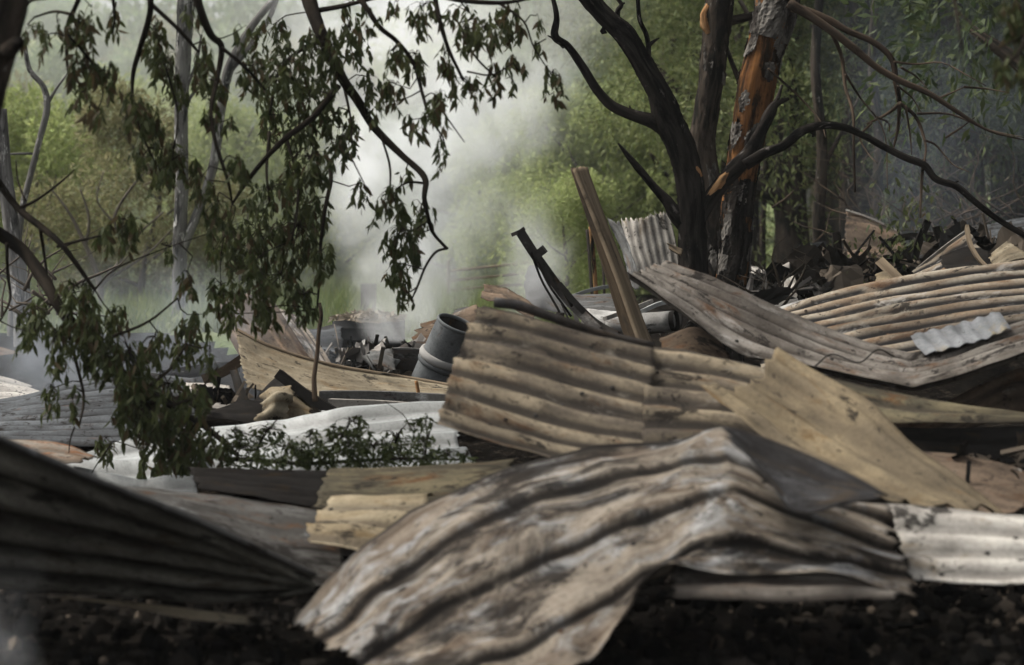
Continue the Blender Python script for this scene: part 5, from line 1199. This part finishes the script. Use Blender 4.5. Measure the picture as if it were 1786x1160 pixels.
bough('leafy_bough', 'slender leafy branch hanging before the tall pale grey tree', 8.7,
      [[(338,-30,8),(350,18,7),(368,62,6.5),(386,82,5.5),(378,140,4.5),(368,190,4),(375,245,3.5),(398,318,3),(405,355,1.6)], [(386,82,3.5),(428,118,3),(462,156,2)], [(262,-20,6),(262,20,5.5),(245,82,5),(232,130,4),(230,182,2)], [(264,8,4),(310,50,3.5),(345,90,2.5)], [(230,180,2),(250,240,1.6),(280,300,1.2)], [(290,120,2),(310,200,1.6),(300,280,1.2)]],
      [(270,70,24,42),(290,120,26,32),(312,155,18,16),(350,90,18,26),(375,150,32,22),(352,125,18,20),(365,190,18,18),(400,212,10,8),(413,292,20,26),(352,322,18,26),(440,125,20,42),(422,60,18,20,.7),(245,200,36,26),(262,218,26,20),(230,180,16,20),(270,272,36,30),(312,290,34,26),(280,312,18,20),(300,260,26,20),(340,20,20,14,.7),(380,370,26,36,.8),(372,330,14,18)], 23, singles=180)
bough('leafy_bough', 'drooping leaf clusters beside the dark corner trunk', 8.3,
      [[(150,-30,5),(130,15,4.5),(118,45,4),(116,90,3),(122,150,2)], [(125,25,3),(95,20,2.5),(60,30,1.8)], [(195,-20,3.5),(200,30,2.5),(196,60,1.5)], [(118,60,2.5),(160,110,2),(180,160,1.5),(168,200,1)], [(150,-30,3.5),(90,-5,3),(50,5,2.4),(40,30,1.4)]],
      [(60,58,22,20,.8),(80,72,10,14,.8),(138,62,26,42),(146,122,26,32),(137,180,10,12),(195,36,14,26,.9),(190,132,18,22,.9),(168,196,20,16,.8),(155,160,16,14,.7),(100,45,10,10,.6),(160,20,14,14,.8),(200,150,12,14,.7)], 24, singles=100)
bough('fallen_bough', 'fallen leafy bough slanting down across the white roofing sheets', 9.0,
      [[(-40,385,13),(0,408,12),(42,440,11.5),(76,486,11),(100,530,10.5),(132,572,9.5),(200,640,8),(300,708,6.5),(360,746,5.5),(415,795,4)], [(-30,280,8),(0,322,7),(30,362,6.5),(72,396,6),(112,432,5),(165,505,3)], [(36,362,3),(62,350,2.6),(96,326,2.2),(130,296,1)], [(70,396,3),(78,450,2.5),(85,500,1.8)], [(12,425,3.2),(14,480,3),(18,520,2.4),(0,560,2)], [(115,560,3.5),(132,630,3),(146,692,2.6),(138,745,1.6)], [(100,430,3),(140,420,2.4),(180,410,1.6)], [(190,590,3),(260,560,2.4),(310,520,1.8)], [(250,680,3),(300,640,2.4),(325,600,1.8)], [(300,708,3),(340,690,2.2),(380,640,1.4)], [(180,400,1.6),(215,395,1.4),(240,380,1)], [(130,745,1.5),(122,770,1.2),(120,790,.8)], [(44,350,2),(30,310,1.5),(28,280,1)],
       [(165,505,2),(200,470,1.6),(270,440,1.2),(370,405,.8)], [(190,780,1.6),(172,805,1.2),(160,825,.8)]],
      [(215,398,38,28),(177,420,6,20,.8),(288,436,10,22,.8),(326,490,14,28),(130,510,32,22),(140,540,34,26),(60,550,30,32),(52,590,16,20,.7),(100,612,20,50),(95,690,20,26,.8),(130,700,14,26,.6),(160,582,36,42),(180,620,34,40),(225,640,36,55),(270,602,30,30),(322,590,24,36),(345,560,18,20,.8),(366,620,10,32),(240,690,40,40),(255,725,62,44),(292,690,40,42),(320,740,36,36),(300,775,40,36),(372,772,30,24),(250,800,16,26,.9),(305,812,40,36),(200,560,26,30,.8),(185,778,20,26,.8),(345,800,26,24),(340,700,24,30,.8)], 25, singles=260, dens=1.2)
bough('leafy_bough', 'low leafy clump spread on the ground before the long white roofing', 8.8,
      [[(380,800,4),(440,802,4),(520,808,3.5),(600,805,3),(700,800,2.5),(810,802,1.5)], [(560,806,3),(590,770,2.4),(610,738,1.6)], [(680,802,2.4),(690,770,2),(700,748,1.2)], [(740,802,2),(745,770,1.6),(742,735,1)], [(690,760,1),(710,735,.8),(672,700,.6)], [(440,802,3),(455,770,2.4),(470,745,1.4)]],
      [(420,795,48,26),(500,792,46,24),(470,758,36,18),(412,762,26,18),(560,800,36,20),(600,775,48,34),(615,745,32,18,.9),(650,790,40,24),(690,778,34,30),(740,785,30,24),(745,740,16,18,.8),(722,745,16,10,.7),(780,800,28,14),(540,770,24,20,.8),(815,800,14,10)], 26, singles=120, mat='leaf_bush', down=.5, spread=.7, cat='branch', dens=1.6, leaf=(.018, .038))
bough('leafy_bough', 'blurred dark leaf clump hanging from the top beside the shaded wood', 6.8,
      [[(1800,-20,6),(1790,60,4),(1765,105,3),(1735,125,1.5)], [(1662,-20,3.5),(1668,20,3),(1673,55,2.4),(1680,95,1.2)], [(1670,20,2),(1690,38,1.5),(1700,48,.8)], [(1669,18,1.6),(1655,35,1)], [(1790,60,2.5),(1740,85,1.6),(1700,95,1)]],
      [(1770,25,24,30,1.0),(1760,112,26,18),(1782,100,14,24),(1738,118,14,12,.7)], 27, singles=40)
# dark trunk in the corner
ct = thing('corner_trunk', P(-15, 150, 6.6), 'dark blurred trunk stub cut off by the corner of the picture'.replace(' of the picture', ''), 'tree')
limb('trunk', px([(-22,210,6.6,22),(-14,140,6.6,30),(2,60,6.6,36),(12,0,6.6,38),(18,-80,6.6,40)]), 'scorched_bark', ct, 18, .015, .12)
limb('upper_trunk', [(*P(18, -78, 6.6), 40 * mpx(6.6)), (-1.32, 6.7, 2.6, .055), (-1.1, 7.0, 3.4, .05), (-.8, 7.4, 4.4, .03)], 'scorched_bark', ct, 10)
shade_crown = crown_mesh('crown', 'leaf_dark', 501, [(x_, y_, z_ + rr_, rr_) for x_, y_, z_, rr_ in [(random.uniform(-2.6, 2.2), random.uniform(-2.2, 3.6), random.uniform(2.9, 4.3), random.uniform(.4, .75)) for _ in range(38)]], 9000, .11, .4, .4)  # unseen crown added overhead to shade the near sheets and ground
link('crown', shade_crown, ct, tuple(np.array((-.8, 7.4, 0)) - np.array(ct.location)))
limb('knot', px([(12,90,6.55,16),(30,76,6.52,12),(38,72,6.5,6)]), 'scorched_bark', ct, 10, .01, .15)

# ================================================================ AIR: haze and smoke
ALLV = [o for o in COL.objects if o.type == 'MESH']
def volbox(name, label, cat, lo, hi, mat, kind='stuff'):
    lo, hi = np.array(lo, float), np.array(hi, float)
    a = Acc(); a.box((lo + hi) / 2, hi - lo)
    o = a.build(name, mat, None, False, ((lo[0] + hi[0]) / 2, (lo[1] + hi[1]) / 2, lo[2]))
    tag(o, label, cat, None, kind)
    return o
hz = NT('haze')
pv = hz.n.new('ShaderNodeVolumePrincipled')
pv.inputs['Color'].default_value = (0.93, 0.96, 0.95, 1)
pv.inputs['Density'].default_value = HAZE
pv.inputs['Anisotropy'].default_value = 0.0
hz.l.new(pv.outputs[0], hz.out.inputs['Volume'])
volbox('haze', 'thin even haze over the whole place', 'haze', (-75, -5, -1.6), (75, 145, 19), hz.m)

def smoke_mat(name, dens, col, axis, w0, wk, d0, dk, ztop, scale=1.5, lo=.38, hi=.68, seed=0.0, zlow=0.03, aniso=0.1):
    """density around a leaning axis x(z) = a z + b z^2 above the smoke's own origin"""
    t = NT(name)
    pv = t.n.new('ShaderNodeVolumePrincipled')
    pv.inputs['Color'].default_value = (*col, 1); pv.inputs['Anisotropy'].default_value = aniso
    tc = t.objc(); sp = t.n.new('ShaderNodeSeparateXYZ'); t.put(sp.inputs[0], tc)
    x, y, z = sp.outputs
    wv = t.noise(t.vmath('ADD', tc, (seed, seed, seed)), scale * .55, 2, .5)
    ax_ = t.math('ADD', t.math('MULTIPLY', z, axis[0]), t.math('MULTIPLY', t.math('MULTIPLY', z, z), axis[1]))
    wx = t.math('ADD', w0, t.math('MULTIPLY', z, wk)); wy = t.math('ADD', d0, t.math('MULTIPLY', z, dk))
    dx = t.math('DIVIDE', t.math('SUBTRACT', x, ax_), wx); dy = t.math('DIVIDE', y, wy)
    r2 = t.math('ADD', t.math('MULTIPLY', dx, dx), t.math('MULTIPLY', dy, dy))
    r2 = t.math('ADD', r2, t.math('MULTIPLY', t.math('SUBTRACT', wv, .5), 1.6))
    fall = t.step(r2, 1.0, 0.0)
    nz = t.noise(t.vmath('MULTIPLY', t.vmath('ADD', tc, (seed, seed, seed)), (1.0, 1.0, .75)), scale, 5, .6, .6)
    f = t.math('MULTIPLY', fall, t.step(nz, lo, hi, .12, 1.0))
    f = t.math('MULTIPLY', f, t.step(z, ztop, ztop * .35))
    f = t.math('MULTIPLY', f, t.step(z, 0.0, zlow))
    t.put(pv.inputs['Density'], t.math('MULTIPLY', f, dens))
    t.l.new(pv.outputs[0], t.out.inputs['Volume'])
    return t.m

def smoke(name, label, px0, d, ext, mat):
    """ext: metres -x, +x, half depth, height around the source"""
    p = P(px0[0], px0[1], d)
    o = volbox(name, label, 'smoke', (p[0] - ext[0], d - ext[2], p[2]), (p[0] + ext[1], d + ext[2], p[2] + ext[3]), mat)
    me = o.data
    dx = p[0] - o.location[0]
    for v_ in me.vertices: v_.co.x -= dx
    o.location.x = p[0]
    return o
for args in SMOKES:
    nm, lab, p0, d, ext, kw = args
    smoke(nm, lab, p0, d, ext, smoke_mat(lab[:30], **kw))
